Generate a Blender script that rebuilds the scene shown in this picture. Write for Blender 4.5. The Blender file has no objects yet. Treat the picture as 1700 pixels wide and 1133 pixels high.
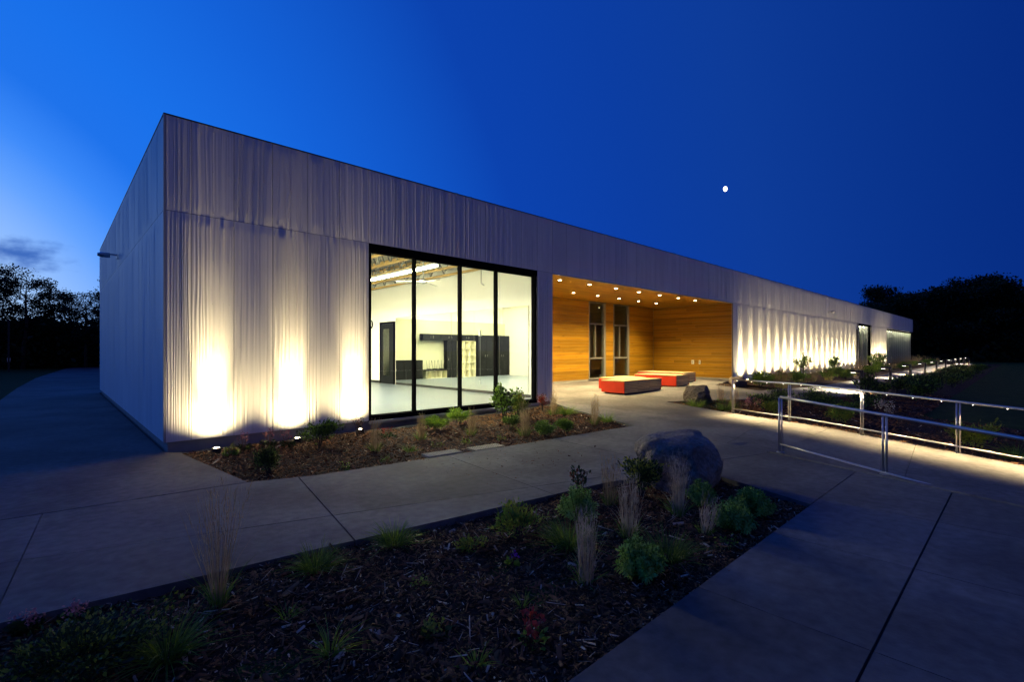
import bpy, bmesh, math, random
import numpy as np
from mathutils import Vector, Matrix

# ------------------------------------------------------------------ camera, sky, exposure
sc = bpy.context.scene
COL = sc.collection
R = math.radians
cam = bpy.data.objects.new('camera', bpy.data.cameras.new('camera'))
COL.objects.link(cam)
cam.data.sensor_width = 36.0
cam.data.lens = 17.04
cam.data.shift_y = 0.0091
cam.data.clip_start = 0.05
cam.data.clip_end = 6000.0
cam.location = (-1.29, -9.334, 1.6)
cam.rotation_euler = (math.pi / 2, 0, math.atan2(-0.6875, 0.7261))
sc.camera = cam
sc.view_settings.view_transform = 'Standard'
sc.view_settings.look = 'None'
sc.view_settings.gamma = 1.0
sc.view_settings.exposure = 0.0
sc.view_settings.use_curve_mapping = False
sc.cycles.use_denoising = True
sc.cycles.use_light_tree = True
sc.cycles.max_bounces = 8
sc.cycles.diffuse_bounces = 3
sc.cycles.transparent_max_bounces = 12
sc.cycles.sample_clamp_indirect = 25.0
sc.cycles.caustics_reflective = False
sc.cycles.caustics_refractive = False

SUNSET = Vector((-0.30, 0.95, -0.14)).normalized()      # where the sun went down


def srgb(r, g, b):
    f = lambda c: (c / 255 / 12.92) if c / 255 <= 0.04045 else ((c / 255 + 0.055) / 1.055) ** 2.4
    return (f(r), f(g), f(b), 1.0)


world = bpy.data.worlds.new('World')
sc.world = world
world.use_nodes = True
wt = world.node_tree
wn, wl = wt.nodes, wt.links
bg = wn['Background']
tc = wn.new('ShaderNodeTexCoord')
nrm = wn.new('ShaderNodeVectorMath'); nrm.operation = 'NORMALIZE'
wl.new(tc.outputs['Generated'], nrm.inputs[0])
dot = wn.new('ShaderNodeVectorMath'); dot.operation = 'DOT_PRODUCT'
dot.inputs[1].default_value = SUNSET
wl.new(nrm.outputs[0], dot.inputs[0])
mr = wn.new('ShaderNodeMapRange')
mr.inputs['From Min'].default_value = -1; mr.inputs['From Max'].default_value = 1
wl.new(dot.outputs['Value'], mr.inputs[0])
ramp = wn.new('ShaderNodeValToRGB')
# twilight sky: pale over the sunset, deep blue abeam, brighter violet added opposite to lift the facade
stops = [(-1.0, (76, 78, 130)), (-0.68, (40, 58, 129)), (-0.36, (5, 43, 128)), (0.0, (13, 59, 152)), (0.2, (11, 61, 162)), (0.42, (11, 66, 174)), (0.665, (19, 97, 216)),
         (0.785, (25, 112, 233)), (0.838, (31, 115, 235)), (0.872, (60, 138, 250)), (0.897, (98, 162, 255)), (0.94, (164, 203, 255)), (1.0, (196, 224, 255))]
el = ramp.color_ramp.elements
for i, (p, c) in enumerate(stops):
    e = el[i] if i < 2 else el.new(0.5)
    e.position = (p + 1) / 2
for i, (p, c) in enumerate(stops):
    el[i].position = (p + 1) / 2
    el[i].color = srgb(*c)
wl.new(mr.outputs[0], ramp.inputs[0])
# a low dark cloud over the place where the sun set
cl = wn.new('ShaderNodeVectorMath'); cl.operation = 'SUBTRACT'; cl.inputs[1].default_value = (-0.035, 0.990, 0.137)
wl.new(nrm.outputs[0], cl.inputs[0])
cs = wn.new('ShaderNodeVectorMath'); cs.operation = 'MULTIPLY'; cs.inputs[1].default_value = (17, 2, 34)
wl.new(cl.outputs[0], cs.inputs[0])
cln = wn.new('ShaderNodeVectorMath'); cln.operation = 'LENGTH'
wl.new(cs.outputs[0], cln.inputs[0])
nz = wn.new('ShaderNodeTexNoise'); nz.inputs['Scale'].default_value = 2.2; nz.inputs['Detail'].default_value = 5
wl.new(cs.outputs[0], nz.inputs['Vector'])
ca = wn.new('ShaderNodeMath'); ca.operation = 'MULTIPLY_ADD'; ca.inputs[1].default_value = 1.6; 
wl.new(nz.outputs[0], ca.inputs[0]); wl.new(cln.outputs['Value'], ca.inputs[2])
cm = wn.new('ShaderNodeMapRange'); cm.interpolation_type = 'SMOOTHSTEP'
cm.inputs['From Min'].default_value = 1.9; cm.inputs['From Max'].default_value = 0.75
cm.inputs['To Min'].default_value = 0.0; cm.inputs['To Max'].default_value = 0.85
wl.new(ca.outputs[0], cm.inputs[0])
cmix = wn.new('ShaderNodeMixRGB')
cmix.inputs[2].default_value = srgb(22, 82, 176)
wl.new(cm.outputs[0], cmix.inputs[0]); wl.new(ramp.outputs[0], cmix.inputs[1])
sky = wn.new('ShaderNodeTexSky'); sky.sky_type = 'NISHITA'; sky.sun_disc = False
sky.sun_elevation = R(-2); sky.sun_rotation = math.atan2(SUNSET.x, SUNSET.y); sky.ozone_density = 6; sky.dust_density = 0
ad = wn.new('ShaderNodeMixRGB'); ad.blend_type = 'ADD'; ad.inputs[0].default_value = 0.008
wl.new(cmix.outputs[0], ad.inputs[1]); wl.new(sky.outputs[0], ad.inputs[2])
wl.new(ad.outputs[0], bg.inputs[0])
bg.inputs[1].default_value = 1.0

# faint moonlight from where the moon stands
MOON = Vector((0.882, 0.371, 0.292)).normalized()
ml = bpy.data.lights.new('moonlight', 'SUN'); ml.energy = 0.02; ml.angle = R(0.5); ml.color = (1, 0.93, 0.82)
mo = bpy.data.objects.new('moonlight', ml); COL.objects.link(mo)
mo.rotation_euler = (-MOON).to_track_quat('-Z', 'Y').to_euler()

WARM = (1.0, 0.80, 0.42)
ROOM_W = 1500.0
UP_W, DOWN_W, LED_W, BOL_W = 950.0, 840.0, 150.0, 2200.0

rnd = random.Random(7)
rng = np.random.default_rng(11)
ORD = ['first', 'second', 'third', 'fourth', 'fifth', 'sixth', 'seventh', 'eighth', 'ninth', 'tenth', 'eleventh', 'twelfth', 'thirteenth',
       'fourteenth', 'fifteenth', 'sixteenth', 'seventeenth', 'eighteenth', 'nineteenth', 'twentieth', 'twenty-first', 'twenty-second',
       'twenty-third', 'twenty-fourth', 'twenty-fifth', 'twenty-sixth', 'twenty-seventh', 'twenty-eighth']


# ------------------------------------------------------------------ materials
def mat(name, col, rough=0.7, metal=0.0, spec=0.5, noise=None, bump=None, rand=0.0, two=False, stretch=(1, 1, 1), fine=None):
    """noise=(scale, amount, detail, second colour), bump=(scale, strength, distance), rand = value change from object to object"""
    m = bpy.data.materials.new(name); m.use_nodes = True
    nt = m.node_tree; n, l = nt.nodes, nt.links
    b = n['Principled BSDF']
    b.inputs['Roughness'].default_value = rough
    b.inputs['Metallic'].default_value = metal
    b.inputs['Specular IOR Level'].default_value = spec
    geo = n.new('ShaderNodeNewGeometry')
    mp = n.new('ShaderNodeMapping'); mp.inputs['Scale'].default_value = stretch
    l.new(geo.outputs['Position'], mp.inputs['Vector'])
    out = None
    c1 = (*col, 1.0)
    if noise:
        s, amt, det, c2 = noise
        t = n.new('ShaderNodeTexNoise'); t.inputs['Scale'].default_value = s; t.inputs['Detail'].default_value = det
        t.inputs['Roughness'].default_value = 0.62
        l.new(mp.outputs[0], t.inputs['Vector'])
        r = n.new('ShaderNodeMapRange'); r.inputs['From Min'].default_value = 0.5 - 0.28 / max(amt, .01) * .5; r.inputs['From Max'].default_value = 0.5 + 0.28 / max(amt, .01) * .5
        l.new(t.outputs[0], r.inputs[0])
        mx = n.new('ShaderNodeMixRGB'); mx.inputs[1].default_value = c1; mx.inputs[2].default_value = (*c2, 1)
        l.new(r.outputs[0], mx.inputs[0])
        out = mx.outputs[0]
    if fine:
        s, lo = fine
        t = n.new('ShaderNodeTexNoise'); t.inputs['Scale'].default_value = s; t.inputs['Detail'].default_value = 3
        l.new(mp.outputs[0], t.inputs['Vector'])
        r = n.new('ShaderNodeMapRange'); r.inputs['From Min'].default_value = .3; r.inputs['From Max'].default_value = .7
        r.inputs['To Min'].default_value = lo; r.inputs['To Max'].default_value = 2 - lo
        l.new(t.outputs[0], r.inputs[0])
        mx = n.new('ShaderNodeMixRGB'); mx.blend_type = 'MULTIPLY'; mx.inputs[0].default_value = 1; mx.inputs[1].default_value = c1
        if out: l.new(out, mx.inputs[1])
        l.new(r.outputs[0], mx.inputs[2]); out = mx.outputs[0]
    if rand:
        oi = n.new('ShaderNodeObjectInfo')
        r = n.new('ShaderNodeMapRange'); r.inputs['To Min'].default_value = 1 - rand; r.inputs['To Max'].default_value = 1 + rand
        l.new(oi.outputs['Random'], r.inputs[0])
        mx = n.new('ShaderNodeMixRGB'); mx.blend_type = 'MULTIPLY'; mx.inputs[0].default_value = 1; mx.inputs[1].default_value = c1
        if out: l.new(out, mx.inputs[1])
        l.new(r.outputs[0], mx.inputs[2]); out = mx.outputs[0]
    if out:
        l.new(out, b.inputs['Base Color'])
    else:
        b.inputs['Base Color'].default_value = c1
    if bump:
        s, st, di = bump
        t = n.new('ShaderNodeTexNoise'); t.inputs['Scale'].default_value = s; t.inputs['Detail'].default_value = 6
        l.new(mp.outputs[0], t.inputs['Vector'])
        bp = n.new('ShaderNodeBump'); bp.inputs['Strength'].default_value = st; bp.inputs['Distance'].default_value = di
        l.new(t.outputs[0], bp.inputs['Height']); l.new(bp.outputs[0], b.inputs['Normal'])
    if two:
        tr = n.new('ShaderNodeBsdfTranslucent'); tr.inputs[0].default_value = c1
        if out: l.new(out, tr.inputs[0])
        mxs = n.new('ShaderNodeMixShader'); mxs.inputs[0].default_value = 0.3
        l.new(b.outputs[0], mxs.inputs[1]); l.new(tr.outputs[0], mxs.inputs[2])
        l.new(mxs.outputs[0], n['Material Output'].inputs[0])
    return m


def emit(name, col, s):
    m = bpy.data.materials.new(name); m.use_nodes = True
    b = m.node_tree.nodes['Principled BSDF']
    b.inputs['Base Color'].default_value = (0.8, 0.8, 0.8, 1)
    b.inputs['Emission Color'].default_value = (*col, 1); b.inputs['Emission Strength'].default_value = s
    return m


def glass(name, tint=(0.93, 0.97, 0.93), extra=0.02):
    m = bpy.data.materials.new(name); m.use_nodes = True
    n, l = m.node_tree.nodes, m.node_tree.links
    n.remove(n['Principled BSDF'])
    t = n.new('ShaderNodeBsdfTransparent'); t.inputs[0].default_value = (*tint, 1)
    g = n.new('ShaderNodeBsdfGlossy'); g.inputs['Roughness'].default_value = 0.01
    f = n.new('ShaderNodeFresnel'); f.inputs[0].default_value = 1.5
    a0 = n.new('ShaderNodeMath'); a0.inputs[1].default_value = extra; l.new(f.outputs[0], a0.inputs[0])
    ge = n.new('ShaderNodeNewGeometry'); inv = n.new('ShaderNodeMath'); inv.operation = 'SUBTRACT'; inv.inputs[0].default_value = 1.0; l.new(ge.outputs['Backfacing'], inv.inputs[1])
    a = n.new('ShaderNodeMath'); a.operation = 'MULTIPLY'; l.new(a0.outputs[0], a.inputs[0]); l.new(inv.outputs[0], a.inputs[1])
    mx = n.new('ShaderNodeMixShader'); l.new(a.outputs[0], mx.inputs[0]); l.new(t.outputs[0], mx.inputs[1]); l.new(g.outputs[0], mx.inputs[2])
    l.new(mx.outputs[0], n['Material Output'].inputs[0])
    return m


def wood_mat(name, c1, c2, rough=0.45, rand=0.28):
    """boards: every board its own tone, grain along its length"""
    m = bpy.data.materials.new(name); m.use_nodes = True
    n, l = m.node_tree.nodes, m.node_tree.links
    b = n['Principled BSDF']; b.inputs['Roughness'].default_value = rough; b.inputs['Specular IOR Level'].default_value = 0.35
    geo = n.new('ShaderNodeNewGeometry'); oi = n.new('ShaderNodeObjectInfo')
    sp = n.new('ShaderNodeSeparateXYZ'); l.new(geo.outputs['Position'], sp.inputs[0])
    ad = n.new('ShaderNodeMath'); l.new(sp.outputs[0], ad.inputs[0]); l.new(sp.outputs[1], ad.inputs[1])
    mul = n.new('ShaderNodeMath'); mul.operation = 'MULTIPLY'; mul.inputs[1].default_value = 37.0; l.new(oi.outputs['Random'], mul.inputs[0])
    cb = n.new('ShaderNodeCombineXYZ'); l.new(ad.outputs[0], cb.inputs[0]); l.new(sp.outputs[2], cb.inputs[1]); l.new(mul.outputs[0], cb.inputs[2])
    mp = n.new('ShaderNodeMapping'); mp.inputs['Scale'].default_value = (0.9, 26, 1); l.new(cb.outputs[0], mp.inputs[0])
    t = n.new('ShaderNodeTexNoise'); t.inputs['Scale'].default_value = 1.0; t.inputs['Detail'].default_value = 6; t.inputs['Distortion'].default_value = 0.6
    l.new(mp.outputs[0], t.inputs['Vector'])
    r = n.new('ShaderNodeMapRange'); r.inputs['From Min'].default_value = 0.32; r.inputs['From Max'].default_value = 0.72; l.new(t.outputs[0], r.inputs[0])
    mx = n.new('ShaderNodeMixRGB'); mx.inputs[1].default_value = (*c1, 1); mx.inputs[2].default_value = (*c2, 1); l.new(r.outputs[0], mx.inputs[0])
    rr = n.new('ShaderNodeMapRange'); rr.inputs['To Min'].default_value = 1 - rand; rr.inputs['To Max'].default_value = 1 + rand * .8
    l.new(oi.outputs['Random'], rr.inputs[0])
    # knots
    mk = n.new('ShaderNodeMapping'); mk.inputs['Scale'].default_value = (2.2, 9, 1); l.new(cb.outputs[0], mk.inputs[0])
    tk = n.new('ShaderNodeTexNoise'); tk.inputs['Scale'].default_value = 1.3; tk.inputs['Detail'].default_value = 2; l.new(mk.outputs[0], tk.inputs['Vector'])
    rk = n.new('ShaderNodeMapRange'); rk.inputs['From Min'].default_value = 0.66; rk.inputs['From Max'].default_value = 0.78
    rk.inputs['To Min'].default_value = 1.0; rk.inputs['To Max'].default_value = 0.5; l.new(tk.outputs[0], rk.inputs[0])
    m2 = n.new('ShaderNodeMath'); m2.operation = 'MULTIPLY'; l.new(rr.outputs[0], m2.inputs[0]); l.new(rk.outputs[0], m2.inputs[1])
    m3 = n.new('ShaderNodeMixRGB'); m3.blend_type = 'MULTIPLY'; m3.inputs[0].default_value = 1; l.new(mx.outputs[0], m3.inputs[1]); l.new(m2.outputs[0], m3.inputs[2])
    l.new(m3.outputs[0], b.inputs['Base Color'])
    bp = n.new('ShaderNodeBump'); bp.inputs['Strength'].default_value = 0.15; bp.inputs['Distance'].default_value = 0.004
    l.new(t.outputs[0], bp.inputs['Height']); l.new(bp.outputs[0], b.inputs['Normal'])
    return m


M = {}
M['panel'] = mat('painted_fluted_panel', (0.79, 0.77, 0.745), 0.5, 0, 0.35, noise=(1.1, .8, 5, (0.71, 0.695, 0.675)), rand=0.05, stretch=(3, 3, .5))
M['screw'] = mat('screw_steel', (0.62, 0.6, 0.56), 0.35, 0.7)
M['trim'] = mat('grey_flashing', (0.34, 0.34, 0.35), 0.45, 0.3)
M['concrete'] = mat('broom_finished_concrete', (0.140, 0.134, 0.130), 0.85, 0, 0.3, noise=(0.55, 1.6, 12, (0.080, 0.077, 0.076)), bump=(45, .4, .006), rand=0.15, fine=(11, .80))
M['foundation'] = mat('foundation_concrete', (0.30, 0.29, 0.27), 0.85, noise=(2, .8, 6, (0.22, 0.21, 0.2)), bump=(40, .25, .006))
M['joint'] = mat('joint_filler', (0.03, 0.03, 0.032), 0.9)
M['soil'] = mat('dark_bark_soil', (0.045, 0.024, 0.014), 0.95, 0, 0.2, noise=(9, 1.2, 8, (0.018, 0.011, 0.007)), bump=(26, .9, .05))
M['chip_dark'] = mat('bark_chip_dark', (0.085, 0.038, 0.018), 0.9, 0, 0.2, noise=(14, 1, 2, (0.04, 0.019, 0.010)))
M['chip_mid'] = mat('bark_chip_brown', (0.27, 0.115, 0.045), 0.85, 0, 0.25, noise=(14, 1, 2, (0.14, 0.062, 0.026)))
M['chip_pale'] = mat('wood_chip_pale', (0.66, 0.50, 0.33), 0.8, 0, 0.3, noise=(14, 1, 2, (0.42, 0.29, 0.18)))
M['gravel'] = mat('grey_gravel', (0.10, 0.095, 0.09), 0.9, noise=(30, 1.2, 4, (0.04, 0.04, 0.04)), bump=(38, 1.0, .04))
M['lawn'] = mat('lawn_grass', (0.042, 0.072, 0.018), 0.95, 0, 0.1, noise=(3, 1.1, 10, (0.026, 0.048, 0.013)), bump=(22, 1.0, .08), fine=(60, .6))
M['asphalt'] = mat('asphalt', (0.05, 0.05, 0.052), 0.9, noise=(6, 1, 6, (0.038, 0.038, 0.04)), bump=(90, .4, .006))
M['steel'] = mat('brushed_stainless_steel', (0.45, 0.44, 0.43), 0.33, 1.0, bump=(220, .04, .002))
M['dark'] = mat('dark_bronze_metal', (0.022, 0.021, 0.022), 0.42, 0.3)
M['frame'] = mat('dark_anodised_frame', (0.004, 0.004, 0.005), 0.9, 0.0, 0.0)
M['greyframe'] = mat('clear_anodised_frame', (0.30, 0.31, 0.29), 0.4, 0.5)
M['rim'] = mat('fixture_rim', (0.5, 0.5, 0.5), 0.35, 0.8)
M['white'] = mat('white_wall_paint', (0.80, 0.79, 0.73), 0.8, 0, 0.3, noise=(1.5, .6, 3, (0.77, 0.76, 0.70)))
M['wallg'] = mat('pale_green_wall_paint', (0.47, 0.48, 0.36), 0.75, 0, 0.3)
M['floor'] = mat('grey_blue_linoleum', (0.105, 0.130, 0.165), 0.34, 0, 0.4, noise=(2, .8, 5, (0.09, 0.112, 0.145)), bump=(6, .05, .01))
M['cab'] = mat('charcoal_laminate', (0.011, 0.012, 0.014), 0.6, 0, 0.04, noise=(5, .6, 3, (0.009, 0.010, 0.012)))
M['cubby'] = mat('cream_laminate', (0.74, 0.72, 0.54), 0.5)
M['joist'] = mat('ochre_joist', (0.55, 0.36, 0.12), 0.6, noise=(4, .7, 4, (0.46, 0.29, 0.09)))
M['deck'] = mat('grey_roof_deck', (0.38, 0.34, 0.27), 0.8)
M['black'] = mat('black_rubber', (0.012, 0.012, 0.013), 0.6)
M['wood'] = wood_mat('cedar_board', (0.43, 0.228, 0.012), (0.29, 0.135, 0.008))
M['benchwood'] = wood_mat('bench_slat_wood', (0.62, 0.46, 0.26), (0.44, 0.31, 0.16), .55, .25)
M['benchtop'] = wood_mat('bench_top_wood', (0.38, 0.26, 0.13), (0.26, 0.17, 0.08), .6, .25)
M['red'] = mat('red_orange_panel', (0.46, 0.030, 0.010), 0.5, 0, 0.3, noise=(3, .8, 5, (0.37, 0.024, 0.008)))
M['rock'] = mat('basalt_boulder', (0.29, 0.235, 0.175), 0.85, 0, 0.3, noise=(2.0, 1.2, 10, (0.15, 0.125, 0.10)), bump=(9, 1.0, .10), fine=(30, .72))
M['rockd'] = mat('dark_boulder', (0.12, 0.10, 0.085), 0.85, 0, 0.3, noise=(2.0, 1.2, 10, (0.07, 0.06, 0.052)), bump=(9, 1.0, .10), fine=(30, .72))
M['rockb'] = mat('tan_boulder', (0.24, 0.20, 0.155), 0.85, 0, 0.3, noise=(3, 1.2, 8, (0.13, 0.11, 0.09)), bump=(10, .7, .04))
M['glass'] = glass('window_glass')
M['glassd'] = glass('recess_window_glass', (0.80, 0.86, 0.78), 0.10)
M['mirror'] = mat('mirror_silver', (0.89, 0.90, 0.81), 0.02, 1.0)
M['plate'] = mat('white_cover_plate', (0.75, 0.74, 0.7), 0.5)
M['curtain'] = mat('grey_curtain', (0.42, 0.42, 0.36), 0.85, rand=.1)
M['pad'] = mat('pale_tactile_pad', (0.50, 0.43, 0.27), 0.8, noise=(8, 1, 5, (0.36, 0.31, 0.2)), bump=(50, .4, .006))
M['bark'] = mat('tree_bark', (0.04, 0.032, 0.025), 0.95, bump=(8, .9, .05))
GREENS = dict(
    reed=((0.50, 0.37, 0.20), (0.32, 0.23, 0.12)), reedpale=((0.66, 0.54, 0.38), (0.46, 0.36, 0.24)),
    blade=((0.17, 0.28, 0.04), (0.075, 0.15, 0.028)), lime=((0.32, 0.44, 0.035), (0.17, 0.27, 0.026)),
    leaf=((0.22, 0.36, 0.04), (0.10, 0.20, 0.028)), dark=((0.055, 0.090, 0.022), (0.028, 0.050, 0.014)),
    blue=((0.44, 0.60, 0.11), (0.27, 0.48, 0.12)), yell=((0.34, 0.37, 0.04), (0.19, 0.23, 0.03)),
    red=((0.55, 0.060, 0.04), (0.32, 0.04, 0.03)), pink=((0.65, 0.28, 0.25), (0.46, 0.17, 0.17)), purple=((0.30, 0.05, 0.46), (0.2, 0.03, 0.34)),
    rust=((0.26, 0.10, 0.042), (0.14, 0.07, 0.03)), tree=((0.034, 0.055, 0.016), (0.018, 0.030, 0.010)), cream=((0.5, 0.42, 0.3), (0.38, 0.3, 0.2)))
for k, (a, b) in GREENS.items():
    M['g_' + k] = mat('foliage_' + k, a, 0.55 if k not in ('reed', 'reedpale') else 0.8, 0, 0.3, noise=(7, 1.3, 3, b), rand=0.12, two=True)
M['lens'] = emit('uplight_lens', (1, 0.86, 0.6), 20)
M['dlens'] = emit('downlight_lens', (1, 0.87, 0.62), 30)
M['led'] = emit('led_lens', (1, 0.90, 0.70), 5)
M['bolens'] = emit('bollard_lens', (1, 0.92, 0.75), 6)
M['tube'] = emit('fluorescent_tube', (1, 0.88, 0.56), 60)
M['ftube'] = emit('curtain_strip', (1, 0.9, 0.66), 45)


# ------------------------------------------------------------------ helpers
class MB:
    """collects shapes for one mesh object"""
    def __init__(s): s.v = []; s.f = []

    def add(s, vs, fs):
        o = len(s.v); s.v += [tuple(v) for v in vs]; s.f += [tuple(i + o for i in f) for f in fs]; return s

    def box(s, x0, x1, y0, y1, z0, z1):
        return s.add([(x0, y0, z0), (x1, y0, z0), (x1, y1, z0), (x0, y1, z0), (x0, y0, z1), (x1, y0, z1), (x1, y1, z1), (x0, y1, z1)],
                     [(0, 3, 2, 1), (4, 5, 6, 7), (0, 1, 5, 4), (1, 2, 6, 5), (2, 3, 7, 6), (3, 0, 4, 7)])

    def tube(s, pts, r, n=8, cap=True):
        pts = [Vector(p) for p in pts]
        rs = r if isinstance(r, (list, tuple)) else [r] * len(pts)
        base = len(s.v); prev = None
        for i, p in enumerate(pts):
            t = (pts[min(i + 1, len(pts) - 1)] - pts[max(i - 1, 0)]).normalized()
            a = prev if prev is not None else (Vector((0, 0, 1)) if abs(t.z) < .9 else Vector((1, 0, 0)))
            u = (a - t * a.dot(t)).normalized(); w = t.cross(u); prev = u
            for k in range(n):
                an = 2 * math.pi * k / n
                s.v.append(tuple(p + (u * math.cos(an) + w * math.sin(an)) * rs[i]))
        for i in range(len(pts) - 1):
            for k in range(n):
                a = base + i * n + k; b = base + i * n + (k + 1) % n
                s.f.append((a, b, b + n, a + n))
        if cap:
            s.f.append(tuple(base + k for k in reversed(range(n)))); e = base + (len(pts) - 1) * n
            s.f.append(tuple(e + k for k in range(n)))
        return s

    def lathe(s, c, prof, n=16):
        """prof = [(r, z)] about a vertical axis at c"""
        base = len(s.v)
        for r, z in prof:
            for k in range(n):
                a = 2 * math.pi * k / n
                s.v.append((c[0] + r * math.cos(a), c[1] + r * math.sin(a), c[2] + z))
        for i in range(len(prof) - 1):
            for k in range(n):
                a = base + i * n + k; b = base + i * n + (k + 1) % n
                s.f.append((a, b, b + n, a + n))
        s.f.append(tuple(base + k for k in reversed(range(n)))); e = base + (len(prof) - 1) * n
        s.f.append(tuple(e + k for k in range(n)))
        return s

    def mesh(s, name, m, smooth=False):
        me = bpy.data.meshes.new(name); me.from_pydata(s.v, [], s.f); me.materials.append(m)
        if smooth:
            me.polygons.foreach_set('use_smooth', [True] * len(me.polygons))
        return me

    def build(s, name, m, parent=None, smooth=False, bevel=0.0, loc=None, rz=None):
        o = bpy.data.objects.new(name, s.mesh(name, m, smooth)); COL.objects.link(o)
        if parent: o.parent = parent
        if bevel:
            b = o.modifiers.new('bevel', 'BEVEL'); b.width = bevel; b.segments = 2; b.limit_method = 'ANGLE'
        if loc is not None: o.location = loc
        if rz is not None: o.rotation_euler.z = rz
        return o


def tag(o, label=None, cat=None, group=None, kind=None):
    if label: o['label'] = label
    if cat: o['category'] = cat
    if group: o['group'] = group
    if kind: o['kind'] = kind
    return o


def empty(name, loc=(0, 0, 0), label=None, cat=None, group=None, rz=0.0):
    o = bpy.data.objects.new(name, None); COL.objects.link(o); o.location = loc; o.rotation_euler.z = rz
    o.empty_display_size = 0.1
    return tag(o, label, cat, group)


def part(name, me, parent, loc=(0, 0, 0), rz=0.0, scale=None):
    o = bpy.data.objects.new(name, me); COL.objects.link(o); o.parent = parent; o.location = loc; o.rotation_euler.z = rz
    if scale: o.scale = scale
    return o


def copy_tree(o, parent=None):
    c = o.copy(); COL.objects.link(c); c.parent = parent
    for ch in o.children: copy_tree(ch, c)
    return c


def fast_mesh(name, V, F, mats, mi=None, smooth=False):
    """numpy arrays to a mesh; F is (n, k) of one face size"""
    me = bpy.data.meshes.new(name)
    V = np.asarray(V, np.float32); F = np.asarray(F, np.int32); k = F.shape[1]
    me.vertices.add(len(V)); me.vertices.foreach_set('co', V.ravel())
    me.loops.add(F.size); me.loops.foreach_set('vertex_index', F.ravel())
    me.polygons.add(len(F)); me.polygons.foreach_set('loop_start', np.arange(0, F.size, k, dtype=np.int32))
    for m in mats: me.materials.append(m)
    if mi is not None: me.polygons.foreach_set('material_index', np.asarray(mi, np.int32))
    if smooth: me.polygons.foreach_set('use_smooth', np.ones(len(F), bool))
    me.update(calc_edges=True)
    return me


def obj(name, me, parent=None, loc=(0, 0, 0)):
    o = bpy.data.objects.new(name, me); COL.objects.link(o); o.parent = parent; o.location = loc
    return o


def spot(name, parent, loc, aim, watts, size, blend, col=WARM, r=0.03):
    d = bpy.data.lights.new(name, 'SPOT'); d.energy = watts; d.spot_size = R(size); d.spot_blend = blend; d.color = col; d.shadow_soft_size = r
    o = bpy.data.objects.new(name, d); COL.objects.link(o); o.parent = parent; o.location = loc
    o.rotation_euler = Vector(aim).to_track_quat('-Z', 'Y').to_euler()
    return o


# smooth lattice noise for shaping geometry
_T = np.random.default_rng(3).random((256, 256)).astype(np.float64) * 2 - 1


def vnoise(x, y):
    x = np.asarray(x, float); y = np.asarray(y, float)
    xi = np.floor(x).astype(int); yi = np.floor(y).astype(int)
    fx = x - xi; fy = y - yi
    fx = fx * fx * (3 - 2 * fx); fy = fy * fy * (3 - 2 * fy)
    a = _T[xi % 256, yi % 256]; b = _T[(xi + 1) % 256, yi % 256]; c = _T[xi % 256, (yi + 1) % 256]; d = _T[(xi + 1) % 256, (yi + 1) % 256]
    return (a * (1 - fx) + b * fx) * (1 - fy) + (c * (1 - fx) + d * fx) * fy


def sstep(t): t = np.clip(t, 0, 1); return t * t * (3 - 2 * t)
def clamp01(t): return max(0.0, min(1.0, t))
def sst(t): t = clamp01(t); return t * t * (3 - 2 * t)


RAILD = Vector((-0.336, -0.942)).normalized()
Q0 = Vector((11.14, -4.30))
C0 = Vector((6.95, -6.58))


def gz(x, y):
    """height of the paved ground: it rises to the porch and falls along the ramp"""
    z = 0.22 * clamp01((x - 4) / 12) * sst((y + 5) / 5) if x > 4 else 0.0
    p = Vector((x, y))
    s = (p - Q0).dot(RAILD)
    side = (p - C0).x * (-RAILD.y) + (p - C0).y * RAILD.x           # >0 towards the ramp
    if s > 2.0 and side > 0.0:
        z -= 0.045 * (s - 2.0) * (1 - sst((side - 4.5) / 4.0))
    return z


# ------------------------------------------------------------------ polygons of the ground
def clip(poly, a, b, c):
    """keep the part with a*x + b*y >= c"""
    out = []
    n = len(poly)
    for i in range(n):
        p, q = poly[i], poly[(i + 1) % n]
        dp = a * p[0] + b * p[1] - c; dq = a * q[0] + b * q[1] - c
        if dp >= 0: out.append(p)
        if (dp >= 0) != (dq >= 0):
            t = dp / (dp - dq); out.append((p[0] + t * (q[0] - p[0]), p[1] + t * (q[1] - p[1])))
    return out


def area(p): return abs(sum(p[i][0] * p[(i + 1) % len(p)][1] - p[(i + 1) % len(p)][0] * p[i][1] for i in range(len(p)))) / 2


def split(polys, p, q, gap):
    """cut polygons along the line through p and q, leaving a gap"""
    d = Vector((q[0] - p[0], q[1] - p[1])).normalized(); n = Vector((-d.y, d.x)); c = n.dot(Vector(p))
    out = []
    for g in polys:
        for s in (1, -1):
            r = clip(g, s * n.x, s * n.y, s * c + gap / 2)
            if len(r) > 2 and area(r) > 0.02: out.append(r)
    return out


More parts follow.
